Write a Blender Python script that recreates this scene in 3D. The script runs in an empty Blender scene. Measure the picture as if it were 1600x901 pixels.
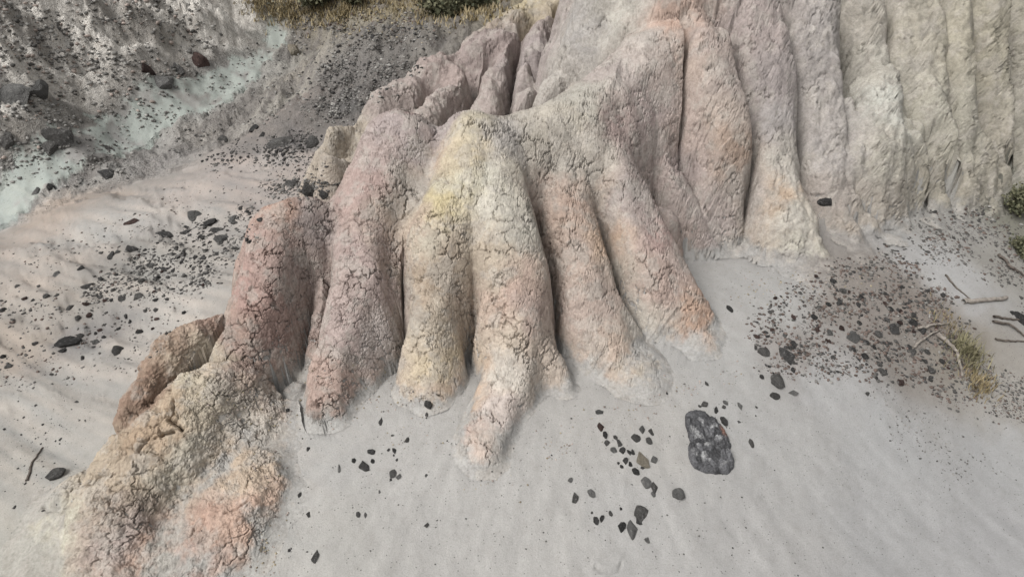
import bpy, bmesh, math, random
import numpy as np
from mathutils import Vector, Matrix

# ------------------------------------------------------------------ camera, sky, light
scene = bpy.context.scene
HC, PITCH, FPX = 2.2, math.radians(33.0), 1043.0      # camera height, downward tilt, focal length in photo pixels
cam_data = bpy.data.cameras.new("camera")
cam_data.sensor_width = 36.0
cam_data.lens = 36.0 * FPX / 1600.0
cam_data.clip_start, cam_data.clip_end = 0.05, 300.0
cam = bpy.data.objects.new("camera", cam_data)
scene.collection.objects.link(cam)
cam.location = (0, 0, HC)
cam.rotation_euler = (math.radians(90) - PITCH, 0, 0)
scene.camera = cam

SUN_EL, SUN_AZ = math.radians(52), math.radians(-128)   # azimuth measured from +Y towards +X
world = bpy.data.worlds.new("World")
scene.world = world
world.use_nodes = True
wn = world.node_tree
bg = wn.nodes["Background"]
sky = wn.nodes.new("ShaderNodeTexSky")
sky.sky_type = 'NISHITA'
sky.sun_disc = False
sky.sun_elevation = SUN_EL
sky.sun_rotation = SUN_AZ
sky.dust_density = 4.0
sky.air_density = 1.5
hsv = wn.nodes.new("ShaderNodeHueSaturation")           # an overcast sky: nearly colourless
hsv.inputs["Saturation"].default_value = 0.06
wn.links.new(sky.outputs[0], hsv.inputs["Color"])
wn.links.new(hsv.outputs[0], bg.inputs[0])
bg.inputs[1].default_value = 0.10
sd = bpy.data.lights.new("sun", 'SUN')
sd.energy = 1.5
sd.angle = math.radians(26)
sd.color = (1.0, 0.97, 0.93)
sun = bpy.data.objects.new("sun", sd)
scene.collection.objects.link(sun)
to_sun = Vector((math.sin(SUN_AZ) * math.cos(SUN_EL), math.cos(SUN_AZ) * math.cos(SUN_EL), math.sin(SUN_EL)))
sun.rotation_euler = to_sun.to_track_quat('Z', 'Y').to_euler()
scene.view_settings.view_transform = 'Standard'
scene.view_settings.look = 'None'
scene.view_settings.gamma = 1.0
scene.view_settings.use_curve_mapping = False
scene.view_settings.exposure = 0.76
scene.cycles.use_adaptive_sampling = False

random.seed(7)
rng = np.random.default_rng(7)
F = np.float32

# ------------------------------------------------------------------ numeric helpers
_perm = np.random.default_rng(3).permutation(256).astype(np.int32)
_perm = np.concatenate([_perm, _perm, _perm])
_grad = np.array([[1,1,0],[-1,1,0],[1,-1,0],[-1,-1,0],[1,0,1],[-1,0,1],[1,0,-1],[-1,0,-1],
                  [0,1,1],[0,-1,1],[0,1,-1],[0,-1,-1],[1,1,0],[-1,1,0],[0,-1,1],[0,-1,-1]], F)

_gx, _gy, _gz = (np.ascontiguousarray(_grad[_perm & 15, k]) for k in range(3))
_ang = np.linspace(0, 2 * math.pi, 17)[:16]
_hx, _hy = (np.cos(_ang)[_perm & 15] * 1.25).astype(F), (np.sin(_ang)[_perm & 15] * 1.25).astype(F)
def perlin(x, y, z):
    if np.ndim(z) == 0:                                          # flat: two dimensions are enough
        return perlin2(x + z * 7.31, y - z * 3.77)
    x0, y0, z0 = np.floor(x), np.floor(y), np.floor(z)
    fx, fy, fz = (x - x0).astype(F), (y - y0).astype(F), (z - z0).astype(F)
    xi, yi, zi = x0.astype(np.int32) & 255, y0.astype(np.int32) & 255, z0.astype(np.int32) & 255
    u, v, w = (t * t * t * (t * (t * 6 - 15) + 10) for t in (fx, fy, fz))
    out = 0
    for a in (0, 1):
        pa = _perm.take(xi + a) + yi
        wa = u if a else 1 - u
        for b in (0, 1):
            pb = _perm.take(pa + b) + zi
            wb = wa * (v if b else 1 - v)
            for c in (0, 1):
                k = pb + c
                out = out + wb * (w if c else 1 - w) * (_gx.take(k) * (fx - a) + _gy.take(k) * (fy - b) + _gz.take(k) * (fz - c))
    return out
def perlin2(x, y):
    x0, y0 = np.floor(x), np.floor(y)
    fx, fy = (x - x0).astype(F), (y - y0).astype(F)
    xi, yi = x0.astype(np.int32) & 255, y0.astype(np.int32) & 255
    u, v = (t * t * t * (t * (t * 6 - 15) + 10) for t in (fx, fy))
    out = 0
    for a in (0, 1):
        pa = _perm.take(xi + a) + yi
        wa = u if a else 1 - u
        for b in (0, 1):
            k = pa + b
            out = out + wa * (v if b else 1 - v) * (_hx.take(k) * (fx - a) + _hy.take(k) * (fy - b))
    return out

def fbm(x, y, z, s, octv=4, gain=0.5):
    o, amp, f = 0, 1.0, 1.0 / s
    for k in range(octv):
        o = o + amp * perlin(x * f + 17.3 * k, y * f - 9.1 * k, z * f + 4.7 * k)
        amp *= gain
        f *= 2.03
    return o

def _h(ix, iy, iz, k):
    n = (ix * 374761393 + iy * 668265263 + iz * 1442695041 + k * 974634777) & 0xffffffff
    n = ((n ^ (n >> 13)) * 1274126177) & 0xffffffff
    return ((n ^ (n >> 16)) & 0xffff).astype(F) / 65535.0

def voronoi(x, y, z, s, jit=0.95):
    x, y, z = x / s, y / s, z / s
    xi, yi, zi = np.floor(x).astype(np.int64), np.floor(y).astype(np.int64), np.floor(z).astype(np.int64)
    f1 = np.full(x.shape, 9.0, F)
    f2 = f1.copy()
    cell = np.zeros(x.shape, F)
    for a in (-1, 0, 1):
        for b in (-1, 0, 1):
            for c in (-1, 0, 1):
                cx, cy, cz = xi + a, yi + b, zi + c
                dx = cx + .5 + jit * (_h(cx, cy, cz, 1) - .5) - x
                dy = cy + .5 + jit * (_h(cx, cy, cz, 2) - .5) - y
                dz = cz + .5 + jit * (_h(cx, cy, cz, 3) - .5) - z
                d = np.sqrt(dx * dx + dy * dy + dz * dz).astype(F)
                near = d < f1
                f2 = np.where(near, f1, np.minimum(f2, d))
                cell = np.where(near, _h(cx, cy, cz, 4), cell)
                f1 = np.where(near, d, f1)
    return f1, f2, cell

def sstep(a, b, x):
    t = np.clip((x - a) / (b - a), 0, 1)
    return t * t * (3 - 2 * t)

def smax(a, b, k):
    h = np.clip(0.5 + 0.5 * (a - b) / k, 0, 1)
    return b + (a - b) * h + k * h * (1 - h)

CP, SP = math.cos(PITCH), math.sin(PITCH)
def ray(px, py):
    u, v = (px - 800) / FPX, (450.5 - py) / FPX
    return np.array([u, CP + SP * v, -SP + CP * v])
def atY(px, py, Y):
    d = ray(px, py)
    return np.array([0, 0, HC]) + d * (Y / d[1])
def atZ(px, py, z):
    d = ray(px, py)
    return np.array([0, 0, HC]) + d * ((z - HC) / d[2])

# ------------------------------------------------------------------ the lie of the land (thin plate spline through surveyed points)
GP = []
for px, py, z in [(800,880,-.22),(500,880,-.20),(1100,880,-.26),(1500,880,-.44),(250,890,-.24),(0,880,-.27),(-200,900,-.3),(1800,880,-.6),
                  (700,740,-.08),(1000,700,-.08),(1300,700,-.22),(1580,700,-.40),(1800,700,-.55),
                  (550,650,-.02),(900,620,.0),(1060,570,.02),(1200,500,.06),(1400,500,-.06),(1580,560,-.25),(1800,560,-.4),
                  (1240,440,.09),(1330,430,.10),(1400,390,.10),(1550,320,.02),(1590,420,-.12),(1480,420,.02),(1750,400,-.3),
                  (130,700,-.16),(0,700,-.2),(-250,700,-.25),(150,600,-.2),(0,600,-.25),(100,500,-.22),(250,450,-.16),(330,400,-.12),
                  (0,400,-.3),(-200,400,-.35),(150,330,-.27),(400,265,-.02),(480,240,.1),(300,300,-.16),
                  (0,300,-.38),(-200,330,-.42),(200,225,-.34),(330,150,-.22),(400,100,-.1),(440,50,.02),
                  (500,180,.08),(400,180,-.08),
                  (650,500,.02),(800,520,.03),(950,480,.06),(450,500,.0),(1100,460,.08)]:
    GP.append(atZ(px, py, z))
for px, py, Y in [(0,225,5.85),(100,215,6.2),(100,100,7.2),(0,100,6.6),(-150,120,6.3),(200,50,8.0),(210,130,7.4),(300,50,8.9),(0,0,7.3),
                  (-200,0,6.8),(250,0,9.6),(400,8,10.5),
                  (560,130,6.4),(490,150,6.2),(600,40,9.0),(520,80,7.8),(700,20,9.0),(780,5,9.5)]:
    GP.append(atY(px, py, Y))
GP = [tuple(p) for p in GP] + [(-7,0,-.6),(7,0,-1.1),(0,-5,-.7),(-6,-5,-.8),(6,-5,-1.3),(-10,7,1.0),(-11,13,3.0),(0,14,1.9),(7,13,3.5),
                               (11,6,2.2),(-3.5,12.5,1.7),(0.6,4.2,.1),(1.8,4.6,.2),(3.2,5.0,.3),(2,7,.6),(9,2,-.6)]
GP = np.array(GP)
def _tps(r2):
    return 0.5 * r2 * np.log(r2 + 1e-9)
_n = len(GP)
_K = _tps(((GP[:, None, :2] - GP[None, :, :2]) ** 2).sum(-1)) + np.eye(_n) * 0.004
_P = np.c_[np.ones(_n), GP[:, :2]]
_A = np.block([[_K, _P], [_P.T, np.zeros((3, 3))]])
_sol = np.linalg.solve(_A, np.r_[GP[:, 2], 0, 0, 0])
def base_ground(x, y):
    r = np.hypot(x, y)
    k = np.minimum(1.0, 13.0 / np.maximum(r, 1e-6))
    xc, yc = x * k, y * k
    o = _sol[_n] + _sol[_n + 1] * xc + _sol[_n + 2] * yc
    for i in range(_n):
        o = o + _sol[i] * _tps((xc - GP[i, 0]) ** 2 + (yc - GP[i, 1]) ** 2)
    slope = np.where(y > 0, 0.45, 0.03)
    return o + np.maximum(r - 13.0, 0) * slope

# ------------------------------------------------------------------ clay ridges: crest lines (photo pixel, forward distance), half width, drop
# (owner, colour words, points [(px,py,Y)], half width start/end, roundness, depth)
RIDGES = []
def ridge(owner, words, pts, w0, w1, k=0.9, dmax=0.6, extend=0.0, soft=0.0):
    P = [atY(*p) for p in pts]
    if extend:
        d = P[0] - P[1]
        d = d / np.hypot(d[0], d[1])
        e = np.array([d[0], d[1], min(max(d[2], .25), 1.2)])
        d = np.array([.66, .75, min(max(d[2], 0.25), .8)])
        P = [P[0] + e * .8 + d * extend, P[0] + e * .8] + P
    P = np.array(P)
    out = []
    n = len(P)
    for i in range(n - 1):                                    # Catmull-Rom
        p0, p1, p2, p3 = P[max(i-1,0)], P[i], P[i+1], P[min(i+2,n-1)]
        for t in np.linspace(0, 1, 5)[:-1]:
            out.append(.5*((2*p1)+(-p0+p2)*t+(2*p0-5*p1+4*p2-p3)*t*t+(-p0+3*p1-3*p2+p3)*t**3))
    out.append(P[-1])
    out = np.array(out)
    w = np.linspace(w0, w1, len(out))
    RIDGES.append(dict(owner=owner, words=words, P=out, w=w, k=k, dmax=dmax, soft=soft if soft else (.02 if owner != 'clay_spur' else 0)))

S = "clay_spur"
ridge(S, "pale crest running up to the hill", [(1100,-40,4.6),(1040,28,4.3),(955,108,3.92),(880,155,3.62),(800,176,3.5),(742,178,3.42)], .22, .13, .85, .5, 2.0)
ridge(S, "pink rounded shoulder", [(690,200,3.5),(640,182,3.45),(610,192,3.42)], .10, .12, .9, .4)
ridge(S, "pink lumpy knob", [(455,312,3.02),(425,330,2.93),(408,390,2.78),(385,450,2.66),(350,505,2.56),(318,540,2.5)], .14, .14, .95, .9)
ridge(S, "grey pink swelling beside the knob", [(505,322,3.10),(495,390,2.90),(468,460,2.74),(435,530,2.58)], .10, .08, .8, .4)
ridge(S, "long pink ridge", [(612,195,3.4),(580,245,3.23),(560,310,3.02),(552,390,2.8),(535,460,2.66),(518,530,2.52),(510,585,2.41),(508,608,2.37)], .16, .075, .9, .5)
ridge(S, "pink grey web under the saddle", [(668,215,3.44),(640,270,3.24),(622,340,3.05),(606,410,2.88),(596,470,2.77)], .14, .06, .7, .4, soft=.08)
ridge(S, "yellow topped ridge", [(716,258,3.15),(694,308,2.96),(680,370,2.80),(674,425,2.71),(671,462,2.65)], .13, .105, .95, .5)
ridge(S, "pale central ridge with pink foot", [(752,200,3.32),(772,270,3.1),(792,340,2.9),(803,420,2.73),(803,500,2.58),(794,570,2.45),(770,625,2.30),(753,668,2.18)], .17, .12, .9, .5)
ridge(S, "short side toe", [(825,490,2.62),(856,545,2.55),(884,605,2.46)], .08, .04, .8, .3, soft=.05)
ridge(S, "broad pale ridge with orange flush", [(885,165,3.6),(884,250,3.36),(894,330,3.12),(915,400,2.95),(946,470,2.81),(972,530,2.69),(988,556,2.64)], .20, .20, .78, .5)
ridge(S, "small toe at the end of the broad ridge", [(960,550,2.65),(976,606,2.50)], .08, .05, .8, .3, soft=.05)
ridge(S, "pink ridge with orange foot", [(925,165,3.62),(948,215,3.50),(978,275,3.34),(1012,335,3.19),(1048,405,3.05),(1076,470,2.94),(1090,522,2.84)], .15, .155, .85, .6)
ridge(S, "smooth pink grey flank", [(965,110,3.9),(990,200,3.84),(1015,275,3.72),(1040,330,3.6)], .18, .10, .8, .5)
ridge(S, "pink grey buttress", [(1015,60,4.15),(1035,140,3.95),(1055,220,3.82),(1082,300,3.72),(1112,365,3.66),(1140,408,3.6)], .16, .09, .9, .7)
Hh = "clay_hillside"
ridge(Hh, "orange brown hanging tongue", [(1095,-20,4.36),(1124,70,4.10),(1148,140,3.95),(1157,210,3.83),(1157,290,3.76),(1160,375,3.68)], .17, .13, .9, .8, 2.5)
ridge(Hh, "grey pink flute swelling into a pale foot", [(1185,-20,4.46),(1205,80,4.22),(1213,160,4.05),(1226,240,3.86),(1238,300,3.69),(1246,360,3.54),(1243,425,3.41)], .17, .19, .88, .8, 2.5)
ridge(Hh, "small toe beside the pale foot", [(1208,330,3.72),(1188,405,3.52)], .09, .09, .85, .4, soft=.05)
ridge(Hh, "grey flute", [(1278,-20,4.6),(1288,80,4.34),(1292,170,4.14),(1302,260,3.95),(1314,340,3.77),(1322,405,3.56)], .20, .15, .85, .8, 2.5)
ridge(Hh, "stepped flute with pale ledge", [(1380,110,4.52),(1390,165,4.25),(1394,230,4.08),(1390,300,3.97),(1392,370,3.85)], .13, .17, .85, .8, soft=.05)
ridge(Hh, "stained upper flute", [(1355,-20,4.95),(1368,60,4.72),(1372,130,4.55)], .17, .14, .9, .7, 2.5)
ridge(Hh, "beige column", [(1440,-20,5.0),(1448,80,4.75),(1444,180,4.55),(1440,270,4.33),(1450,345,4.1)], .17, .14, .9, .8, 2.5)
ridge(Hh, "tall beige column", [(1496,-20,5.1),(1500,80,4.84),(1498,180,4.64),(1490,270,4.46),(1492,335,4.26)], .15, .13, .95, .8, 2.5)
ridge(Hh, "dark beige column", [(1556,-20,5.35),(1556,90,5.1),(1548,190,4.88),(1542,270,4.66),(1540,315,4.46)], .15, .12, .95, .8, 2.5)
ridge(Hh, "outermost beige column", [(1612,-20,5.6),(1608,90,5.35),(1600,190,5.1),(1592,285,4.85)], .17, .14, .95, .8, 2.5)
ridge(Hh, "beige column beyond the others", [(1690,-20,5.9),(1682,90,5.6),(1670,190,5.4),(1660,280,5.1)], .22, .18, .95, .8, 2.5)
ridge(Hh, "beige end column", [(1790,-20,6.2),(1780,90,6.0),(1770,190,5.8),(1750,270,5.5)], .25, .2, .95, .8, 2.5)
for k_, (px_, y0_, py_, y1_, py1_) in enumerate([(1340,4.3,150,3.92,300),(1350,3.86,330,3.68,400),(1415,4.3,200,4.02,330),
                                               (1468,4.62,120,4.3,300),(1522,4.85,100,4.52,270),(1575,5.05,120,4.72,260),(1640,5.4,100,5.0,260)]):
    r_ = random.Random(k_ + 40)
    ridge(Hh, "narrow side flute", [(px_ + r_.uniform(-8, 8), py_, y0_), (px_ + r_.uniform(-10, 10), (py_ * 2 + py1_) / 3, (y0_ * 2 + y1_) / 3), (px_ + r_.uniform(-12, 12), (py_ + py1_ * 2) / 3, (y0_ + y1_ * 2) / 3), (px_ + r_.uniform(-10, 10), py1_, y1_)], .08, .08, .9, .5, soft=.045)
Mm = "clay_mounds"
ridge(Mm, "low pale back ridge", [(840,0,6.6),(760,52,5.9),(690,92,5.35),(610,142,4.9),(535,198,4.55)], .30, .12, .6, .5, 2.0)
ridge(Mm, "mauve rib", [(790,40,6.0),(780,90,5.4),(768,140,4.9),(758,185,4.55)], .16, .12, .9, .4)
ridge(Mm, "pink rib with orange stain", [(735,75,5.7),(700,110,5.15),(672,150,4.75),(650,190,4.4)], .12, .13, .9, .4)
ridge(Mm, "grey mauve rib", [(850,20,6.2),(838,70,5.5),(835,120,4.95),(830,165,4.5)], .20, .14, .9, .4)
ridge(Mm, "pale narrow spur line", [(985,0,5.7),(945,55,5.1),(900,98,4.75),(850,130,4.5)], .10, .07, 1.0, .4, 1.5)
ridge(Mm, "grey slope rib", [(920,0,6.2),(905,50,5.6),(900,90,5.1)], .22, .16, .8, .4, 1.5)
ridge(Mm, "small pink toe", [(630,150,4.8),(600,178,4.5),(585,205,4.3)], .10, .08, .9, .3)
ridge(Mm, "beige toe", [(570,185,4.7),(535,208,4.45),(515,218,4.35)], .09, .07, .9, .3)
Bb = "broken_clay_bank"
ridge(Bb, "crumbling brown scarp", [(330,500,2.62),(295,502,2.56),(262,520,2.48),(232,560,2.38)], .09, .07, 1.5, .6)
ridge(Bb, "brown crumbling end", [(240,565,2.38),(212,600,2.28),(192,635,2.20)], .05, .05, 1.6, .5)
ridge(Bb, "yellow grey cracked crust", [(350,560,2.44),(300,590,2.31),(250,645,2.16),(200,700,2.01),(172,770,1.85),(158,850,1.68),(148,920,1.54),(140,980,1.44)], .17, .19, .72, .4)
ridge(Bb, "grey crust slope", [(385,620,2.37),(330,690,2.16),(285,760,1.96),(245,830,1.79),(215,900,1.63)], .18, .18, .4, .3, soft=.10)
ridge(Bb, "orange stained hump", [(392,735,1.98),(350,780,1.86),(300,835,1.74),(255,890,1.62),(225,940,1.52)], .14, .18, .40, .3, soft=.09)
ridge(Bb, "pale green hump", [(120,770,1.93),(85,840,1.78),(60,900,1.65)], .16, .16, .4, .3, soft=.05)
OWNERS = [S, Hh, Mm, Bb]

def clay(x, y):
    """height of the clay and the ridge that forms it"""
    n = x.shape
    zz = 0.0
    wx = x + .030 * perlin(x * 3.1, y * 3.1, zz + .3) + .012 * perlin(x * 9.3, y * 9.3, zz + 5.3)
    wy = y + .030 * perlin(x * 3.1 + 31, y * 3.1, zz + 2.3) + .012 * perlin(x * 9.3, y * 9.3 + 11, zz + 7.3)
    far = sstep(1.5, 2.3, x) + .35 * sstep(.9, 1.4, x) * sstep(2.3, 1.5, x)                                      # the hillside wanders more than the spur
    wx = wx + far * (.11 * perlin(x * 1.7, y * 1.7, zz + 8.3) + .045 * perlin(x * 5.1, y * 5.1, zz + 1.3))
    wy = wy + far * (.09 * perlin(x * 1.7 + 9, y * 1.7, zz + 3.3) + .04 * perlin(x * 4.3, y * 5.1 + 5, zz + 6.3))
    H = np.full(n, -50.0, F)
    H1, H2 = np.full(n, -50.0, F), np.full(n, -60.0, F)
    ID = np.zeros(n, np.int16)
    wmod = 1 + .24 * perlin(x * 3.6, y * 3.6, zz + 12.3) + .06 * perlin(x * 9, y * 9, zz + 2.9)
    for i, R in enumerate(RIDGES):
        P, w, k = R["P"], R["w"], R["k"]
        reach = w.max() * 1.3 + (P[:, 2].max() + .6) / (2.1 * k) + .05
        idx = np.nonzero((wx > P[:, 0].min() - reach) & (wx < P[:, 0].max() + reach) & (wy > P[:, 1].min() - reach) & (wy < P[:, 1].max() + reach))[0]
        if len(idx) == 0:
            continue
        bx, by = wx[idx], wy[idx]
        bd = np.full(len(idx), 1e9, F)
        bz = np.full(len(idx), -50.0, F)
        bw = np.full(len(idx), .1, F)
        for a in range(len(P) - 1):
            A, B = P[a], P[a + 1]
            ab = B - A
            re = max(w[a], w[a + 1]) * 1.3 + (max(A[2], B[2]) + .6) / (2.1 * k) + .05
            sub = np.nonzero((bx > min(A[0], B[0]) - re) & (bx < max(A[0], B[0]) + re) & (by > min(A[1], B[1]) - re) & (by < max(A[1], B[1]) + re))[0]
            if len(sub) == 0:
                continue
            ax, ay = bx[sub] - F(A[0]), by[sub] - F(A[1])
            t = np.clip((ax * F(ab[0]) + ay * F(ab[1])) / F(ab[0] ** 2 + ab[1] ** 2 + 1e-9), 0, 1)
            ax -= F(ab[0]) * t
            ay -= F(ab[1]) * t
            d2 = ax * ax + ay * ay
            m = d2 < bd[sub]
            s_ = sub[m]
            t = t[m]
            bd[s_] = d2[m]
            bz[s_] = A[2] + F(ab[2]) * t
            bw[s_] = w[a] + F(w[a + 1] - w[a]) * t
        u = np.sqrt(bd) / (bw * wmod[idx])
        side = 2.85 if R["owner"] != "clay_spur" or i == 0 else 2.1 + .75 * sstep(.85, .5, bz)
        drop = np.where(u < 1, 1 - np.sqrt(np.maximum(1 - .9 * u * u, 1e-4)), .684 + side * (u - 1)) * bw * k
        best = np.where(bd < 1e8, bz - drop, -50).astype(F)
        old = H[idx]
        mm_ = np.maximum(best, old)
        right = sstep(-.04, .10, x[idx])
        kk = R["soft"] if R["soft"] else .014 + (1 - right) * .20 * sstep(.42, .85, mm_) + right * .08 * sstep(.6, 1.0, mm_)
        H[idx] = np.where(np.abs(best - old) < .5, smax(best, old, kk), np.maximum(best, old))
        o1 = H1[idx]
        hit = best > o1
        if R["soft"] <= .03:
            H2[idx] = np.where(hit, o1, np.maximum(H2[idx], best))
        H1[idx] = np.where(hit, best, o1)
        ID[idx[hit]] = i
    # rain has cut the lines where two ridges meet into narrow clefts
    spur = np.array([r["owner"] == "clay_spur" for r in RIDGES])[ID]
    low = np.array([r["owner"] in ("broken_clay_bank",) for r in RIDGES])[ID]
    top_ = .62 + .26 * sstep(-.04, .10, x)
    cut = np.where(spur, sstep(top_, top_ - .25, H), 1.0) * np.where(low, .15, 1.0)
    cut = cut * np.where(np.array([r["soft"] > .03 for r in RIDGES])[ID], .1, 1)
    cut = cut * sstep(-.3, .15, perlin(x * 2.3, y * 2.3, zz + 21.7) + .12)
    H = H - cut * np.where(spur, .30, .24) * np.exp(-((H1 - H2) / np.where(spur, .115, .15)) ** 1.4).astype(F)
    return H, ID

# areas of the open ground, outlined in the photograph
def poly_world(pts):
    return np.array([atZ(px, py, z)[:2] for px, py, z in pts])
POLY = {
    "dry_streambed": poly_world([(-260,390,-.4),(0,335,-.38),(130,275,-.36),(240,215,-.33),(330,165,-.22),(400,110,-.08),(455,45,.0),(440,25,.05),
                                 (408,72,.0),(330,135,-.2),(225,190,-.33),(120,250,-.36),(0,303,-.38),(-260,362,-.42)]),
}
def inside(poly, x, y):
    c = np.zeros(x.shape, bool)
    n = len(poly)
    for i in range(n):
        x0, y0 = poly[i]
        x1, y1 = poly[(i + 1) % n]
        if y0 == y1:
            continue
        c ^= ((y0 > y) != (y1 > y)) & (x < (x1 - x0) * (y - y0) / (y1 - y0) + x0)
    return c
def dist_poly(poly, x, y, closed=True):
    d = np.full(x.shape, 1e3)
    n = len(poly)
    for i in range(n if closed else n - 1):
        A, B = poly[i], poly[(i + 1) % n]
        ab = B - A
        t = np.clip(((x - A[0]) * ab[0] + (y - A[1]) * ab[1]) / (ab @ ab + 1e-9), 0, 1)
        d = np.minimum(d, np.hypot(x - A[0] - ab[0] * t, y - A[1] - ab[1] * t))
    return d
STREAM_L = POLY["dry_streambed"][7:]      # its far/left edge
STREAM_R = POLY["dry_streambed"][:7]
def side_of(line, x, y):
    """+ on the left of the polyline's direction, by nearest segment"""
    best = np.full(x.shape, 1e9)
    s = np.zeros(x.shape)
    for i in range(len(line) - 1):
        A, B = line[i], line[i + 1]
        ab = B - A
        t = np.clip(((x - A[0]) * ab[0] + (y - A[1]) * ab[1]) / (ab @ ab), 0, 1)
        d = np.hypot(x - A[0] - ab[0] * t, y - A[1] - ab[1] * t)
        cr = ab[0] * (y - A[1]) - ab[1] * (x - A[0])
        m = d < best
        best = np.where(m, d, best)
        s = np.where(m, np.sign(cr) * d, s)
    return s
BANK_LINE = poly_world([(-260,400,-.4),(60,318,-.34),(200,288,-.25),(330,252,-.15),(400,237,-.08),(480,236,.05),(600,240,.1),(760,200,.3)])
_o = np.argsort(BANK_LINE[:, 0])
def beyond_bank(x, y):
    return y - np.interp(x, BANK_LINE[_o, 0], BANK_LINE[_o, 1]) + .45 * fbm(x, y, 23.0, .7, 4, .6)
def zones(x, y):
    """0 sand, 1 stream bed, 2 rubble hillside (left), 3 gravel bank (behind)"""
    z = np.zeros(x.shape, np.int8)
    z[(beyond_bank(x, y) > 0) & (x < 2.5)] = 3
    z[(side_of(STREAM_L[::-1], x, y) > 0) & (y > 4.2)] = 2
    z[inside(POLY["dry_streambed"], x, y)] = 1
    return z

def ground(x, y, detail=True):
    g = base_ground(x, y)
    zz = 0.0
    g = g + .03 * fbm(x, y, zz, 1.3, 3)
    if detail:
        zn = zones(x, y)
        rough = sstep(4.6, 6.5, y) * (x < 1.5)
        ds = side_of(STREAM_L[::-1], x, y)
        rub = sstep(0.0, .5, ds) * (y > 4.2)
        lump = fbm(x, y, zz, .55, 4)
        rid = 1 - np.abs(fbm(x, y, zz + 9, .8, 4)) * 2
        g = g + rub * (.20 * lump + .16 * rid + .11 * np.abs(fbm(x + 4, y, zz + 13, .28, 4, .6)) + .05 * fbm(x, y, zz + 3, .12, 4, .6))
        g = g + (zn == 1) * (.03 * fbm(x, y * .5, zz + 15, .25, 4, .6))
        bank = (zn == 3) * sstep(0, .5, beyond_bank(x, y))
        g = g + bank * (.10 * fbm(x, y * .25, zz + 2, .40, 4, .6) + .035 * fbm(x, y, zz + 4, .1, 4, .6))
        # shallow rills: left wash runs down to the left, the right apron runs down to the right
        ca, sa = math.cos(math.radians(-28)), math.sin(math.radians(-28))
        along, across = x * ca + y * sa, -x * sa + y * ca
        wl = sstep(-.6, -1.4, x) * sstep(1.2, 2.2, y)
        g = g + wl * .030 * fbm(along * .2, across, zz + 6, .22, 3)
        t1 = fbm(along * .45, across, zz + 19, .7, 4, .6)
        g = g + wl * sstep(7, 5.5, y) * sstep(2.3, 3.1, y) * (.022 * sstep(-.02, .03, t1) + .018 * sstep(.18, .22, t1) + .016 * sstep(-.25, -.21, t1))
        cb, sb = math.cos(math.radians(-52)), math.sin(math.radians(-52))
        along, across = x * cb + y * sb, -x * sb + y * cb
        wr = sstep(.6, 1.4, x)
        g = g + wr * .004 * fbm(along * .14, across, zz + 8, .20, 3)
        g = g + .004 * fbm(x, y, zz + 1, .09, 3) * sstep(12, 5, y)
    return g

def surface(x, y, detail=True):
    G = ground(x, y, detail)
    H, ID = clay(x, y)
    Hz = np.maximum(H, -1)
    H = H + sstep(4.0, 4.6, y) * sstep(1.0, .4, x) * (H > -5) * .05 * fbm(x + 1, y, Hz * .6, .24, 4, .6)
    H = H + sstep(.9, 2.0, x) * (H > -5) * (.05 * (np.abs(fbm(x + 2, y, Hz * .45, .26, 4, .6)) - .3) + .02 * fbm(x * 2.2, y * 2.2, Hz * .5, .16, 3))
    H = H + (.016 * fbm(x, y, Hz * .4, .17, 3) + .028 * fbm(x + 5, y, Hz * .5, .42, 2)) * (H > -5)
    return G, H, ID, smax(H, G, .085)

GX0, GX1, GY0, GY1, GST = -10.0, 8.0, .9, 14.5, .02
_grid = None
def land(x, y):
    """quick height of the land, read from a survey grid"""
    global _grid
    if _grid is None:
        gx, gy = np.meshgrid(np.arange(GX0, GX1, GST, F), np.arange(GY0, GY1, GST, F))
        _grid = surface(gx.ravel(), gy.ravel())[3].reshape(gx.shape).astype(F)
    u = np.clip((x - GX0) / GST, 0, _grid.shape[1] - 1.001)
    v = np.clip((y - GY0) / GST, 0, _grid.shape[0] - 1.001)
    i, j = u.astype(np.int32), v.astype(np.int32)
    a, b = u - i, v - j
    return (_grid[j, i] * (1 - a) + _grid[j, i + 1] * a) * (1 - b) + (_grid[j + 1, i] * (1 - a) + _grid[j + 1, i + 1] * a) * b
def hits(pix):
    """where camera rays meet the land; pix = [(px,py)...]"""
    D = np.array([ray(*p) for p in pix])
    ts = np.geomspace(1.2, 16, 700)
    X = D[:, 0, None] * ts
    Y = D[:, 1, None] * ts
    Z = HC + D[:, 2, None] * ts
    W = land(X, Y)
    under = Z < W
    k = np.where(under.any(1), under.argmax(1), len(ts) - 1)
    k = np.maximum(k, 1)
    r = np.arange(len(pix))
    e0, e1 = (Z - W)[r, k - 1], (Z - W)[r, k]
    f = np.clip(e0 / np.where(np.abs(e0 - e1) < 1e-9, 1, e0 - e1), 0, 1)
    t = ts[k - 1] + (ts[k] - ts[k - 1]) * f
    return np.c_[D[:, 0] * t, D[:, 1] * t, HC + D[:, 2] * t], t

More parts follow.
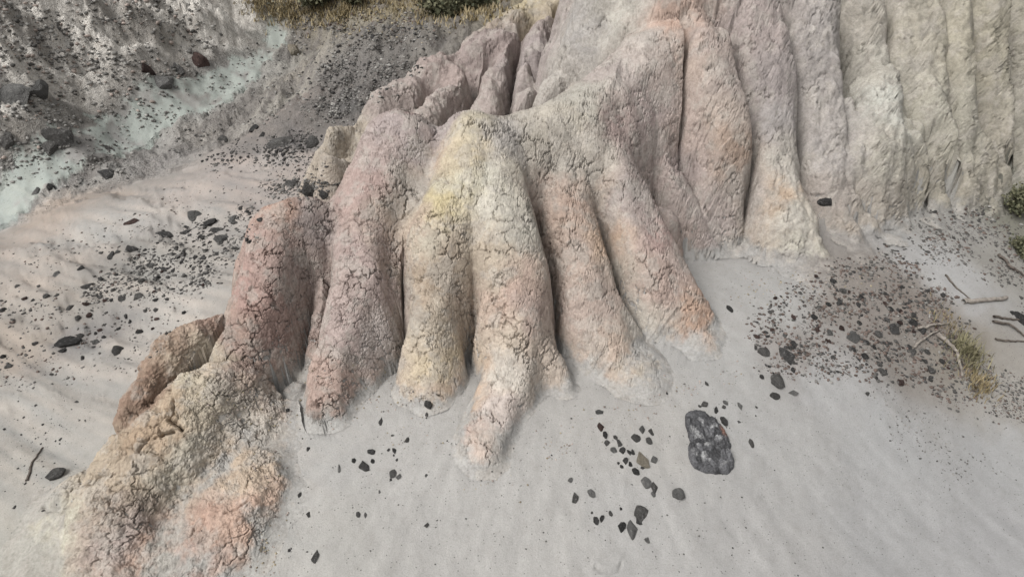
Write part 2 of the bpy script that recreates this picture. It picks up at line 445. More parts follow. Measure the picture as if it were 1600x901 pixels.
# ------------------------------------------------------------------ colours of the soil (sRGB as daylight shows them, by place)
ALB = 1.0
def lin(c):
    c = np.asarray(c, float) / 255
    return np.where(c < .04045, c / 12.92, ((c + .055) / 1.055) ** 2.4)
CLAY_COL = [
 (620,190,168,152,148),(600,250,172,150,142),(560,300,172,142,132),(550,400,172,148,140),(530,500,172,150,142),(512,600,180,150,135),(590,450,172,150,142),(580,520,186,172,165),
 (650,220,160,146,142),(650,300,168,158,146),(690,200,165,150,146),
 (430,320,176,140,120),(410,400,172,142,130),(380,460,168,132,120),(350,440,170,142,134),(340,520,172,138,118),(490,350,160,144,138),(480,420,160,140,130),(420,520,164,132,120),(380,540,170,142,128),
 (740,190,184,172,146),(730,230,192,174,138),(705,255,190,174,140),(690,240,186,160,134),(750,270,192,186,168),(720,285,196,186,158),
 (690,310,196,178,126),(650,350,184,160,138),(670,370,184,172,150),(690,420,176,156,132),(660,440,172,150,124),(650,500,184,170,150),(680,560,194,174,138),(670,530,190,172,145),
 (780,320,190,182,165),(810,350,184,176,160),(760,380,182,164,140),(770,430,180,162,140),(800,450,186,156,138),(820,480,182,156,142),(780,480,186,158,138),(790,530,190,172,150),(790,590,192,182,168),(740,620,198,168,140),(720,680,192,164,150),(780,650,188,172,162),(750,700,190,168,152),(870,590,186,168,150),
 (800,210,172,164,156),(840,200,174,164,148),(890,180,182,172,154),(870,250,174,164,150),(860,300,178,156,140),(890,310,180,150,130),(920,250,178,168,154),(930,300,180,160,142),(940,380,190,158,128),(905,400,180,156,140),(960,420,182,170,154),(920,480,178,156,142),(1000,500,182,172,158),(960,550,184,160,140),(1010,570,186,172,152),
 (960,200,168,144,136),(990,250,166,148,140),(980,300,164,150,144),(1020,340,172,152,144),(1040,370,178,144,134),(1060,400,184,162,150),(1090,440,194,154,126),(1090,500,192,154,126),(1040,430,176,150,136),
 (900,150,172,166,152),(950,110,172,158,150),(1010,60,178,166,156),(1060,40,190,154,132),(1080,100,184,162,146),(1040,120,176,158,148),(1020,180,172,152,146),(1070,200,180,158,146),(1060,260,166,148,142),(1090,320,166,150,142),(1120,380,168,152,146),
 (1110,60,170,152,142),(1150,120,170,154,144),(1150,190,176,158,144),(1150,230,174,146,124),(1165,300,170,158,148),
 (1190,40,164,148,142),(1210,120,158,146,142),(1215,180,162,154,150),(1235,250,172,164,152),(1245,330,186,180,166),(1255,390,178,172,156),(1230,310,184,156,126),(1190,390,172,158,140),
 (1290,60,160,152,147),(1300,150,162,154,148),(1300,230,166,158,152),(1300,300,166,154,144),(1320,390,168,152,134),
 (1360,30,164,156,142),(1380,100,170,164,150),(1395,165,186,184,172),(1390,230,166,160,144),(1390,330,160,150,136),
 (1440,50,166,158,140),(1440,180,174,168,150),(1445,300,160,152,134),(1500,60,168,160,138),(1500,200,166,160,142),(1490,310,158,150,132),(1560,80,162,154,132),(1550,220,158,150,132),(1600,150,156,150,134),(1700,150,156,150,134),
 (540,200,172,158,138),(600,160,160,144,136),(650,130,168,150,142),(640,180,154,130,122),(700,110,160,140,132),(720,70,184,168,120),(770,80,154,136,130),(760,140,164,148,140),(830,90,158,144,140),(840,140,162,148,142),(900,50,168,162,156),(880,110,174,166,156),(960,30,176,170,158),
 (260,530,158,128,102),(300,500,168,138,108),(215,600,154,122,98),(190,640,150,120,98),(330,560,186,170,144),(290,600,192,178,150),(260,640,178,152,120),(230,680,172,144,112),(180,690,178,160,132),(330,640,180,166,142),(300,700,178,168,148),(250,740,176,166,146),(180,760,172,152,126),(160,800,172,152,134),(200,840,168,150,140),(100,830,184,178,156),(60,870,184,178,158),(380,790,192,156,132),(340,770,186,160,140),(310,820,190,150,126),(290,870,178,154,142),(240,880,176,140,116),(370,740,192,168,140),(390,660,184,174,160),
]
SAND_COL = [
 (560,690,182,180,176),(700,780,181,179,175),(850,850,180,178,174),(500,850,180,178,172),(1000,850,178,177,175),(1200,850,174,173,172),(1400,850,170,171,173),(1580,850,168,169,172),
 (1000,650,180,177,172),(1150,560,176,176,174),(1200,700,176,176,175),(1400,700,172,174,176),(1560,720,170,172,174),(1300,600,172,173,174),(1200,470,174,174,172),(1480,430,176,177,178),(1350,480,152,140,130),(1440,480,142,128,116),(1400,540,146,136,126),(1250,545,158,150,144),(1500,550,148,136,116),(1560,600,166,160,150),
 (1560,400,160,156,146),(1500,360,162,160,154),(1590,340,140,138,118),
 (40,860,182,178,164),(30,740,180,175,164),(100,680,180,174,164),(60,620,182,176,166),(150,560,180,172,162),(40,540,176,160,142),(100,480,178,166,152),(200,440,176,168,158),(250,400,172,166,156),(280,470,186,178,168),(80,420,182,168,154),(30,380,180,164,150),(150,360,184,178,170),(230,340,184,176,168),(100,320,178,156,136),(300,300,180,166,156),(360,270,180,164,154),(420,250,176,164,156),(470,260,172,156,146),(500,290,140,132,124),(330,350,176,168,160),(400,300,176,160,150),
 (20,310,174,174,170),(100,265,172,172,168),(200,210,170,170,166),(270,170,168,168,162),(350,120,160,158,152),(420,50,176,174,164),(390,80,160,158,150),(240,150,168,166,160),
 (60,150,146,142,134),(20,60,136,130,122),(120,80,150,146,138),(180,120,146,140,132),(30,210,138,132,124),(140,180,136,130,122),(250,60,150,144,136),(310,30,170,166,160),(250,110,152,146,138),(310,80,112,104,96),(150,20,140,134,124),(60,0,140,134,124),
 (170,250,142,138,134),(260,240,148,142,138),(330,200,168,160,150),(420,150,170,162,148),(500,70,160,150,130),(470,110,166,156,138),(540,120,120,114,110),(560,160,104,100,98),(500,180,116,110,106),(450,160,160,142,130),(600,80,126,120,114),(620,50,138,130,116),(560,40,150,140,116),(480,30,156,142,108),(400,10,146,132,92),(600,8,158,140,88),(740,12,160,142,92),(680,30,140,128,98),
 (440,225,112,106,106),(390,230,136,126,120),(200,400,156,150,142),(130,530,150,144,140),
]
def colour_field(P3, table, warp, grey, gain):
    pos, _ = hits([(c[0], c[1]) for c in table])
    pos = pos.astype(F)
    cols = lin([c[2:] for c in table]) * gain
    cols = np.minimum(cols * (1 - grey) + cols.mean(1, keepdims=True) * grey, .62)
    x, y, z = P3
    wx = x + warp * fbm(x, y, z, .20, 5, .62)
    wy = y + warp * fbm(x + 7, y, z, .20, 5, .62)
    wz = z + warp * fbm(x, y + 7, z, .20, 4, .62)
    acc = np.zeros((len(x), 3), F)
    tot = np.zeros(len(x), F)
    for p, c in zip(pos, cols):
        s2 = F(1.0 / (p[0] ** 2 + p[1] ** 2 + (p[2] - HC) ** 2))
        dx, dy, dz = wx - p[0], wy - p[1], wz - p[2]
        q = (dx * dx + dy * dy + dz * dz) * s2 + F(2e-4)
        w = 1.0 / (q * q)
        acc += w[:, None] * c[None].astype(F)
        tot += w
    return acc / tot[:, None]

# ------------------------------------------------------------------ materials
def new_mat(name):
    m = bpy.data.materials.new(name)
    m.use_nodes = True
    nt = m.node_tree
    b = nt.nodes["Principled BSDF"]
    b.inputs["Specular IOR Level"].default_value = .2
    return m, nt, b
def node(nt, kind, **kw):
    n = nt.nodes.new(kind)
    for k, v in kw.items():
        if k in n.inputs:
            n.inputs[k].default_value = v
        else:
            setattr(n, k, v)
    return n
def ramp(nt, stops, interp='LINEAR'):
    r = nt.nodes.new("ShaderNodeValToRGB")
    r.color_ramp.interpolation = interp
    e = r.color_ramp.elements
    while len(e) < len(stops):
        e.new(.5)
    for el, (p, c) in zip(e, stops):
        el.position = p
        el.color = (*c, 1) if len(c) == 3 else c
    return r

def mat_soil(name, grain, grain_bump, mottling, speck=0.0, speck_scale=300, amt=1.0, grain_amt=1.0):
    m, nt, b = new_mat(name)
    L = nt.links.new
    at = node(nt, "ShaderNodeVertexColor")
    at.layer_name = "soil"
    geo = node(nt, "ShaderNodeNewGeometry")
    n1 = node(nt, "ShaderNodeTexNoise", Scale=mottling, Detail=6.0, Roughness=.65)
    n2 = node(nt, "ShaderNodeTexNoise", Scale=grain, Detail=4.0, Roughness=.7)
    L(geo.outputs["Position"], n1.inputs["Vector"])
    L(geo.outputs["Position"], n2.inputs["Vector"])
    D_ = .66
    r1 = ramp(nt, [(.25, (D_ * (1 - .2 * amt), D_ * (1 - .22 * amt), D_ * (1 - .24 * amt))), (.5, (D_, D_, D_)), (.75, (D_ * (1 + .13 * amt), D_ * (1 + .13 * amt), D_ * (1 + .12 * amt)))])
    g_ = grain_amt
    r2 = ramp(nt, [(.25, (1 - .32 * g_, 1 - .33 * g_, 1 - .34 * g_)), (.5, (1, 1, 1)), (.75, (1 + .22 * g_,) * 3)])
    L(n1.outputs["Fac"], r1.inputs[0])
    L(n2.outputs["Fac"], r2.inputs[0])
    m1 = node(nt, "ShaderNodeMix", data_type='RGBA', blend_type='MULTIPLY')
    m1.inputs[0].default_value = 1.0
    L(at.outputs["Color"], m1.inputs[6]); L(r1.outputs[0], m1.inputs[7])
    m2 = node(nt, "ShaderNodeMix", data_type='RGBA', blend_type='MULTIPLY')
    m2.inputs[0].default_value = 1.0
    L(m1.outputs[2], m2.inputs[6]); L(r2.outputs[0], m2.inputs[7])
    last = m2.outputs[2]
    if speck:
        v = node(nt, "ShaderNodeTexVoronoi", Scale=speck_scale)
        L(geo.outputs["Position"], v.inputs["Vector"])
        rv = ramp(nt, [(0, (speck,) * 3), (.10, (speck,) * 3), (.2, (0, 0, 0))])
        L(v.outputs["Distance"], rv.inputs[0])
        sel = node(nt, "ShaderNodeSeparateColor")
        L(v.outputs["Color"], sel.inputs[0])
        gt = node(nt, "ShaderNodeMath", operation='GREATER_THAN')
        gt.inputs[1].default_value = .68
        L(sel.outputs[0], gt.inputs[0])
        mu = node(nt, "ShaderNodeMath", operation='MULTIPLY')
        L(gt.outputs[0], mu.inputs[0]); L(rv.outputs[0], mu.inputs[1])
        m3 = node(nt, "ShaderNodeMix", data_type='RGBA', blend_type='MIX')
        L(mu.outputs[0], m3.inputs[0]); L(last, m3.inputs[6])
        m3.inputs[7].default_value = (.06, .057, .055, 1)
        last = m3.outputs[2]
    L(last, b.inputs["Base Color"])
    b.inputs["Roughness"].default_value = .95
    bump = node(nt, "ShaderNodeBump", Strength=1.0, Distance=grain_bump)
    L(n2.outputs["Fac"], bump.inputs["Height"])
    L(bump.outputs[0], b.inputs["Normal"])
    return m
MAT_CLAY = mat_soil("cracked_clay", 75, .005, 22, grain_amt=.85)
MAT_SAND = mat_soil("pale_sand", 150, .0035, 20, .75, 60, .4, .45)
MAT_RUBBLE = mat_soil("gravelly_soil", 20, .05, 7, .5, 24, .8, .8)

# ------------------------------------------------------------------ building land meshes
def fan_grid(thetas, r0, r1, rows, weight_clay, weight_other, floor):
    """rows per direction spread so that the land gets even detail; returns x, y of a (rows, cols) grid"""
    tc = np.linspace(thetas[0], thetas[-1], max(60, min(260, len(thetas) // 5)))
    rs = np.geomspace(r0, r1, 420)
    X = np.sin(tc)[None] * rs[:, None]
    Y = np.cos(tc)[None] * rs[:, None]
    G, H, ID, W = surface(X.ravel().copy(), Y.ravel().copy(), False)
    G, H, W = (a.reshape(X.shape) for a in (G, H, W))
    ang = np.arctan2(W - HC, rs[:, None])
    dist = np.hypot(W - HC, rs[:, None])
    dA = np.abs(np.diff(ang, axis=0))
    arc = np.hypot(np.diff(W, axis=0), np.diff(rs)[:, None]) / dist[1:]
    cl = (H > G - .20)[1:]
    m = (np.maximum(np.diff(ang, axis=0), 0) + .12 * dA + floor * arc) * np.where(cl, weight_clay, weight_other) + 1e-6
    for _ in range(3):                                       # keep neighbouring directions alike
        m = (np.roll(m, 1, 1) + 2 * m + np.roll(m, -1, 1)) / 4
        m[:, 0], m[:, -1] = m[:, 1], m[:, -2]
    C = np.r_[np.zeros((1, len(tc))), np.cumsum(m, 0)]
    C /= C[-1]
    t = np.linspace(0, 1, rows)
    Rc = np.stack([np.interp(t, C[:, j], rs) for j in range(len(tc))], 1)
    R = np.empty((rows, len(thetas)))
    for i in range(rows):
        R[i] = np.interp(thetas, tc, Rc[i])
    return R * np.sin(thetas)[None], R * np.cos(thetas)[None]

col = scene.collection
def mesh_from(name, verts, quads, colours=None, tris=None):
    me = bpy.data.meshes.new(name)
    nq = len(quads)
    me.vertices.add(len(verts))
    me.vertices.foreach_set("co", np.ascontiguousarray(verts, F).ravel())
    me.loops.add(nq * quads.shape[1])
    me.loops.foreach_set("vertex_index", np.ascontiguousarray(quads, np.int32).ravel())
    me.polygons.add(nq)
    me.polygons.foreach_set("loop_start", np.arange(nq, dtype=np.int32) * quads.shape[1])
    if colours is not None:
        a = me.color_attributes.new("soil", 'FLOAT_COLOR', 'POINT')
        c = np.ones((len(verts), 4), F)
        c[:, :3] = colours
        a.data.foreach_set("color", c.ravel())
    me.update(calc_edges=True)
    me.shade_smooth()
    return me
def part_mesh(name, verts, colours, quads):
    used, inv = np.unique(quads.ravel(), return_inverse=True)
    return mesh_from(name, verts[used], inv.reshape(-1, quads.shape[1]), colours[used])
def link(name, me, mat=None, parent=None, loc=None):
    o = bpy.data.objects.new(name, me)
    col.objects.link(o)
    if me is not None and mat is not None and len(me.materials) == 0:
        me.materials.append(mat)
    if parent is not None:
        o.parent = parent
    if loc is not None:
        o.location = loc
    return o
def tag(o, label=None, cat=None, group=None, kind="thing"):
    if label: o["label"] = label
    if cat: o["category"] = cat
    if group: o["group"] = group
    if kind: o["kind"] = kind
    return o
def quads_of(nr, nc):
    i = np.arange(nr * nc).reshape(nr, nc)
    return np.stack([i[:-1, :-1], i[:-1, 1:], i[1:, 1:], i[1:, :-1]], -1).reshape(-1, 4)

def tick(step):                                              # progress marks, nothing is printed
    pass

# ---- the open ground
th = np.radians(np.r_[np.linspace(-180, -58, 50)[:-1], np.linspace(-58, 58, 860), np.linspace(58, 180, 50)[1:]])
X, Y = fan_grid(th, .05, 34, 450, .25, 1.0, .10)
nr, nc = X.shape
x, y = X.ravel().astype(F), Y.ravel().astype(F)
G, H, ID, W = surface(x, y)
zg = W - .022 * sstep(-.085, -.01, H - G)
arc = hits([(930,884),(940,892),(955,893),(967,888),(971,880)])[0]
zg = zg - .016 * np.exp(-(dist_poly(arc[:, :2], x, y, False) / .006) ** 2) + .006 * np.exp(-(dist_poly(arc[:, :2], x, y - .014, False) / .012) ** 2)
hide = H > G + .15
zn = zones(x, y)
tick("ground heights")
gc = colour_field((x, y, W), SAND_COL, .10, .52, .99) * np.array([1.015, 1.0, .98], F)
mint = inside(POLY["dry_streambed"], x + .12 * fbm(x, y, 0.0, .3, 4), y + .2 * fbm(x + 3, y, 0.0, .3, 4))
pat = fbm(x, y, 3.0, .5, 5, .6)
rubc = lin([228, 223, 215])[None] + (lin([176, 171, 164]) - lin([228, 223, 215]))[None] * sstep(-.15, .35, pat)[:, None]
k2 = (zn == 2)[:, None] * sstep(0, .25, side_of(STREAM_L[::-1], x, y) + .25 * pat)[:, None]
gc = gc * (1 - k2) + rubc * k2
pb = fbm(x, y * .22, 7.0, .30, 5, .65)
bk = (zn == 3)[:, None] * sstep(.0, .3, pb)[:, None] * .7
gc = gc * (1 + .22 * (zn == 3) * sstep(.1, -.2, pb))[:, None]
gc = gc * (1 - bk) + lin([136, 131, 127])[None] * bk
mk = ((zn != 0) & mint)[:, None] * (.75 * sstep(.5, .05, pat + .25 * fbm(x, y, 29.0, .12, 3)))[:, None]
gc = gc * (1 - mk) + lin([182, 190, 183])[None] * mk
ca, sa = math.cos(math.radians(-28)), math.sin(math.radians(-28))
st_ = fbm((x * ca + y * sa) * .12, -x * sa + y * ca, 11.0, .10, 4, .6) * sstep(-.5, -1.2, x) * sstep(1.2, 2.2, y) * sstep(6.5, 5, y)
gc = gc * (1 + .16 * st_)[:, None] * (1 + np.c_[.03 * st_, -.01 * st_, -.04 * st_])
cb, sb = math.cos(math.radians(-52)), math.sin(math.radians(-52))
st_ = fbm((x * cb + y * sb) * .08, -x * sb + y * cb, 13.0, .06, 4, .6) * sstep(.3, 1.2, x)
gc = gc * (1 + .07 * st_)[:, None]
a_ = np.arctan2(y - 3.5, x - .2)
st_ = fbm(a_ * 3.0, np.hypot(y - 3.5, x - .2) * .35, 17.0, .12, 4, .6) * sstep(2.6, 2.0, y)
gc = gc * (1 + .10 * st_)[:, None]
tick("ground colour")
q = quads_of(nr, nc)
q = q[~hide[q].all(1)]
V = np.c_[x, y, zg]
zq = zn[q[:, 0]]
GROUND_ID = {}
for k, name, label, mat in [(0, "sandy_ground", "pale sandy ground spreading round the foot of the clay ridges", MAT_SAND),
                            (1, "dry_streambed", "dry pale mint green streambed running down the gully", MAT_SAND),
                            (2, "rubble_hillside", "dark grey rubble hillside left of the streambed", MAT_RUBBLE),
                            (3, "gravel_bank", "grey brown gravel bank right of the streambed", MAT_RUBBLE)]:
    qq = q[zq == k]
    if len(qq):
        o = link(name, part_mesh(name, V, gc, qq), mat)
        tag(o, label, "ground", None, "structure")
tick("ground mesh")

# ---- the cracked clay
th = np.radians(np.r_[np.linspace(-54, -33, 290)[:-1], np.linspace(-33, 24, 1300)[:-1], np.linspace(24, 54, 390)])
X, Y = fan_grid(th, 1.3, 9.0, 610, 1.0, .05, .10)
nr, nc = X.shape
x, y = X.ravel().astype(F), Y.ravel().astype(F)
G, H, ID, W = surface(x, y)
q = quads_of(nr, nc)
P_ = np.stack([x, y, W], -1).reshape(nr, nc, 3).astype(F)
N_ = np.cross(np.gradient(P_, axis=1), np.gradient(P_, axis=0))
for _ in range(2):
    N_[1:-1, 1:-1] = (N_[1:-1, 1:-1] * 2 + N_[2:, 1:-1] + N_[:-2, 1:-1] + N_[1:-1, 2:] + N_[1:-1, :-2]) / 6
N_ /= np.linalg.norm(N_, axis=-1)[..., None] + 1e-9
N_ = (N_ * np.sign(N_[..., 2:3] + 1e-9)).reshape(-1, 3)
keep = (H > G - .09)
q = q[keep[q].all(1)]
used, inv = np.unique(q.ravel(), return_inverse=True)
q = inv.reshape(-1, 4)
x, y, G, H, ID, W, N_ = (a[used] for a in (x, y, G, H, ID, W, N_))
tick("clay heights %d" % len(q))
dist = np.sqrt(x * x + y * y + (W - HC) ** 2)
bare = sstep(-.02, .06, H - G + .02 * fbm(x, y, W, .06, 3))                                   # 0 where the sand has buried it
own = np.array([OWNERS.index(r["owner"]) for r in RIDGES])[ID]
# a few wide fissures and holes seen in the clay: (photo pixels), half width, depth
def fissure(pts, half, depth, x, y, z):
    P, _ = hits(pts)
    d = np.full(len(x), 9.0, F)
    for A, B in zip(P[:-1], P[1:]):
        ab = B - A
        t = np.clip(((x - A[0]) * ab[0] + (y - A[1]) * ab[1] + (z - A[2]) * ab[2]) / (ab @ ab + 1e-9), 0, 1)
        d = np.minimum(d, np.sqrt((x - A[0] - ab[0] * t) ** 2 + (y - A[1] - ab[1] * t) ** 2 + (z - A[2] - ab[2] * t) ** 2))
    d = d + .007 * fbm(x, y, z, .03, 3)
    return depth * .8 * np.exp(-(d / (half * .62)) ** 2)
FISSURES = [([(266,606),(272,628),(268,645)], .008, .06), ([(268,645),(262,656),(280,664),(286,670)], .011, .07), ([(240,684),(256,678),(272,675)], .008, .05),
            ([(228,690),(215,705)], .008, .04), ([(372,496),(374,506),(386,518)], .007, .06), ([(1385,361),(1397,362)], .014, .08),
            ([(640,186),(655,190),(668,186)], .005, .03), ([(1095,438),(1100,455),(1090,470)], .004, .03), ([(830,505),(826,540),(818,548)], .005, .03), ([(770,575),(778,592),(768,600)], .005, .03),
            ([(350,800),(372,792),(390,782)], .005, .025), ([(300,838),(308,812),(322,806)], .005, .03)]
fiss = np.zeros(len(x), F)
for pts_, half_, depth_ in FISSURES:
    fiss = np.maximum(fiss, fissure(pts_, half_, depth_, x, y, W))
# crack network: wide open cracks round plates, finer crazing between them, both coming and going
jx, jy, jz = (.016 * fbm(x + k, y - k, W, .05, 3, .7) for k in (0, 3, 6))
sx, sy, sz = x + jx, y + jy, W + jz
f1, f2, cell = voronoi(sx, sy, sz, .066)
e1 = (f2 - f1) * .066
k1, k2_, cell3 = voronoi(sx - 7, sy + 2, sz, .105)
big = fbm(x - 5, y + 2, W, .35, 2) > .02
e1 = np.where(big, (k2_ - k1) * .105, e1)
cell = np.where(big, cell3, cell)
g1, g2, cell2 = voronoi(sx + 5, sy + 3, sz, .034)
e2 = (g2 - g1) * .034
tick("voronoi")
act = sstep(-.05, .40, fbm(x + 11, y, W, .22, 4, .6))
act2 = sstep(-.10, .35, fbm(x + 4, y + 9, W, .16, 3))
wid = .0017 * (.45 + .9 * act)
deep = np.clip(1 - e1 / (wid * 2.0), 0, 1) ** .5 * (.4 + .6 * act)
fine = np.clip(1 - e2 / .0036, 0, 1) ** .6 * (.2 + .8 * act2)
puff = np.sqrt(np.clip(e1 / .03, 0, 1)) * .0008 + np.sqrt(np.clip(e2 / .012, 0, 1)) * .0007
crk = np.where(own == 2, .8, 1.0) * bare
crumb = (.0016 * fbm(x, y, W, .035, 3, .7) + .0012 * np.abs(perlin(x * 75, y * 75, W * 75)) + .001 * perlin(x * 140, y * 140, W * 140)) * (1 + .6 * (own == 3))
rub = (own == 3) * bare
push = crk * (puff - .017 * deep - .0055 * fine) + bare * crumb + rub * (.013 * fbm(x, y, W, .07, 4, .6)) - fiss
tick("cracks")
cc = colour_field((x, y, W), CLAY_COL, .085, .33, 1.2)
dust = 1 - sstep(.0, .09, H - G + .07 * fbm(x, y, W, .13, 4, .65))
di = np.nonzero(dust > .01)[0]
sc_ = colour_field((x[di], y[di], W[di]), SAND_COL, .10, .52, .99) * np.array([1.015, 1.0, .98], F)
cc[di] = cc[di] * (1 - dust[di])[:, None] + sc_ * dust[di][:, None]
pale = (.45 * sstep(-.05, .45, fbm(x + 9, y, W, .12, 5, .68)))[:, None]
cc = cc * (1 - pale) + lin([186, 180, 172])[None] * pale
cc = cc * (1 + (.16 * (cell - .5) + .12 * (cell2 - .5)) * crk)[:, None]
tick("clay colour")
V = np.c_[x, y, W] + N_ * push[:, None]
iq = ID[q[:, 0]]
LABELS = {S: ("cracked pink and yellow clay spur fanning into finger-like ridges", "clay spur"),
          Hh: ("steep grey and beige clay hillside of upright flutes on the right", "clay hillside"),
          Mm: ("low mauve clay mounds behind the crest of the spur", "clay mounds"),
          Bb: ("broken yellow and brown clay bank at the lower left", "clay bank")}
for oi, owner in enumerate(OWNERS):
    root = link(owner, None)
    tag(root, *LABELS[owner], None, "structure")
    for i, R in enumerate(RIDGES):
        if R["owner"] != owner:
            continue
        qq = q[iq == i]
        if len(qq) < 4:
            continue
        name = {S: "clay_ridge", Hh: "clay_flute", Mm: "clay_rib", Bb: "clay_crust"}[owner]
        o = link(name, part_mesh(name, V, cc, qq), MAT_CLAY, root)
        o["label"] = R["words"]
tick("clay mesh")
# ---- part2

# ------------------------------------------------------------------ stones
def mat_stone(name, dark, light, crust, scale=9.0, crust_from=.56):
    m, nt, b = new_mat(name)
    L = nt.links.new
    tc = node(nt, "ShaderNodeTexCoord")
    inf = node(nt, "ShaderNodeObjectInfo")
    n1 = node(nt, "ShaderNodeTexNoise", Scale=scale * .35, Detail=5.0, Roughness=.65)
    n2 = node(nt, "ShaderNodeTexNoise", Scale=scale, Detail=6.0, Roughness=.7)
    add = node(nt, "ShaderNodeVectorMath", operation='ADD')
    L(tc.outputs["Object"], add.inputs[0])
    L(inf.outputs["Random"], add.inputs[1])
    for n in (n1, n2):
        L(add.outputs[0], n.inputs["Vector"])
    r1 = ramp(nt, [(.3, dark), (.7, light)])
    L(n1.outputs["Fac"], r1.inputs[0])
    r2 = ramp(nt, [(crust_from, (0, 0, 0)), (crust_from + .12, (1, 1, 1))])
    L(n2.outputs["Fac"], r2.inputs[0])
    mx = node(nt, "ShaderNodeMix", data_type='RGBA')
    L(r2.outputs[0], mx.inputs[0]); L(r1.outputs[0], mx.inputs[6])
    mx.inputs[7].default_value = (*crust, 1)
    hs = node(nt, "ShaderNodeHueSaturation")
    mr = node(nt, "ShaderNodeMapRange")
    mr.inputs[3].default_value, mr.inputs[4].default_value = .46, .95
    L(inf.outputs["Random"], mr.inputs[0]); L(mr.outputs[0], hs.inputs["Value"])
    L(mx.outputs[2], hs.inputs["Color"])
    L(hs.outputs[0], b.inputs["Base Color"])
    b.inputs["Roughness"].default_value = .85
    bump = node(nt, "ShaderNodeBump", Strength=.8, Distance=.12)
    L(n2.outputs["Fac"], bump.inputs["Height"]); L(bump.outputs[0], b.inputs["Normal"])
    return m
STONE_MATS = [mat_stone("black_stone", (.042, .041, .041), (.12, .117, .114), (.30, .29, .28), 4, .55),
              mat_stone("dark_grey_stone", (.075, .072, .069), (.20, .193, .184), (.34, .33, .32), 4, .55),
              mat_stone("grey_stone", (.14, .138, .134), (.28, .275, .265), (.42, .41, .39), 4, .58),
              mat_stone("reddish_stone", (.055, .035, .032), (.15, .10, .088), (.32, .29, .27), 6, .60),
              mat_stone("pale_stone", (.30, .26, .20), (.42, .38, .31), (.48, .46, .42), 5, .58)]

def stone_mesh(seed, sub, rough=.10, cuts=13):
    r = random.Random(seed)
    bm = bmesh.new()
    bmesh.ops.create_icosphere(bm, subdivisions=sub, radius=1)
    planes = []
    for _ in range(cuts):
        v = Vector((r.gauss(0, 1), r.gauss(0, 1), r.gauss(0, 1))).normalized()
        planes.append((v, r.uniform(.42, .78)))
    off = Vector((r.uniform(-50, 50), r.uniform(-50, 50), r.uniform(-50, 50)))
    from mathutils import noise as mn
    for v in bm.verts:
        p = v.co.copy()
        for nrm, dd in planes:
            e = p.dot(nrm)
            if e > dd:
                p -= nrm * (e - dd) * .98
        f = 1 + rough * mn.noise(p * 1.7 + off) + rough * .6 * mn.noise(p * 4.3 + off) + rough * .35 * mn.noise(p * 9 + off)
        v.co = p * f
    me = bpy.data.meshes.new("stone")
    bm.to_mesh(me)
    bm.free()
    if sub > 1:
        me.shade_smooth()
        me.set_sharp_from_angle(angle=math.radians(24))
    return me
SHAPES = [stone_mesh(100 + i, 3) for i in range(10)]
STONE_ME = {}
def stone_data(shape, tone):
    if (shape, tone) not in STONE_ME:
        me = SHAPES[shape].copy()
        me.materials.append(STONE_MATS[tone])
        STONE_ME[(shape, tone)] = me
    return STONE_ME[(shape, tone)]

def normals_at(P, e=.02):
    x, y = P[:, 0], P[:, 1]
    f = land
    zx = (f(x + e, y) - f(x - e, y)) / (2 * e)
    zy = (f(x, y + e) - f(x, y - e)) / (2 * e)
    n = np.c_[-zx, -zy, np.ones(len(x))]
    return n / np.linalg.norm(n, axis=1)[:, None]

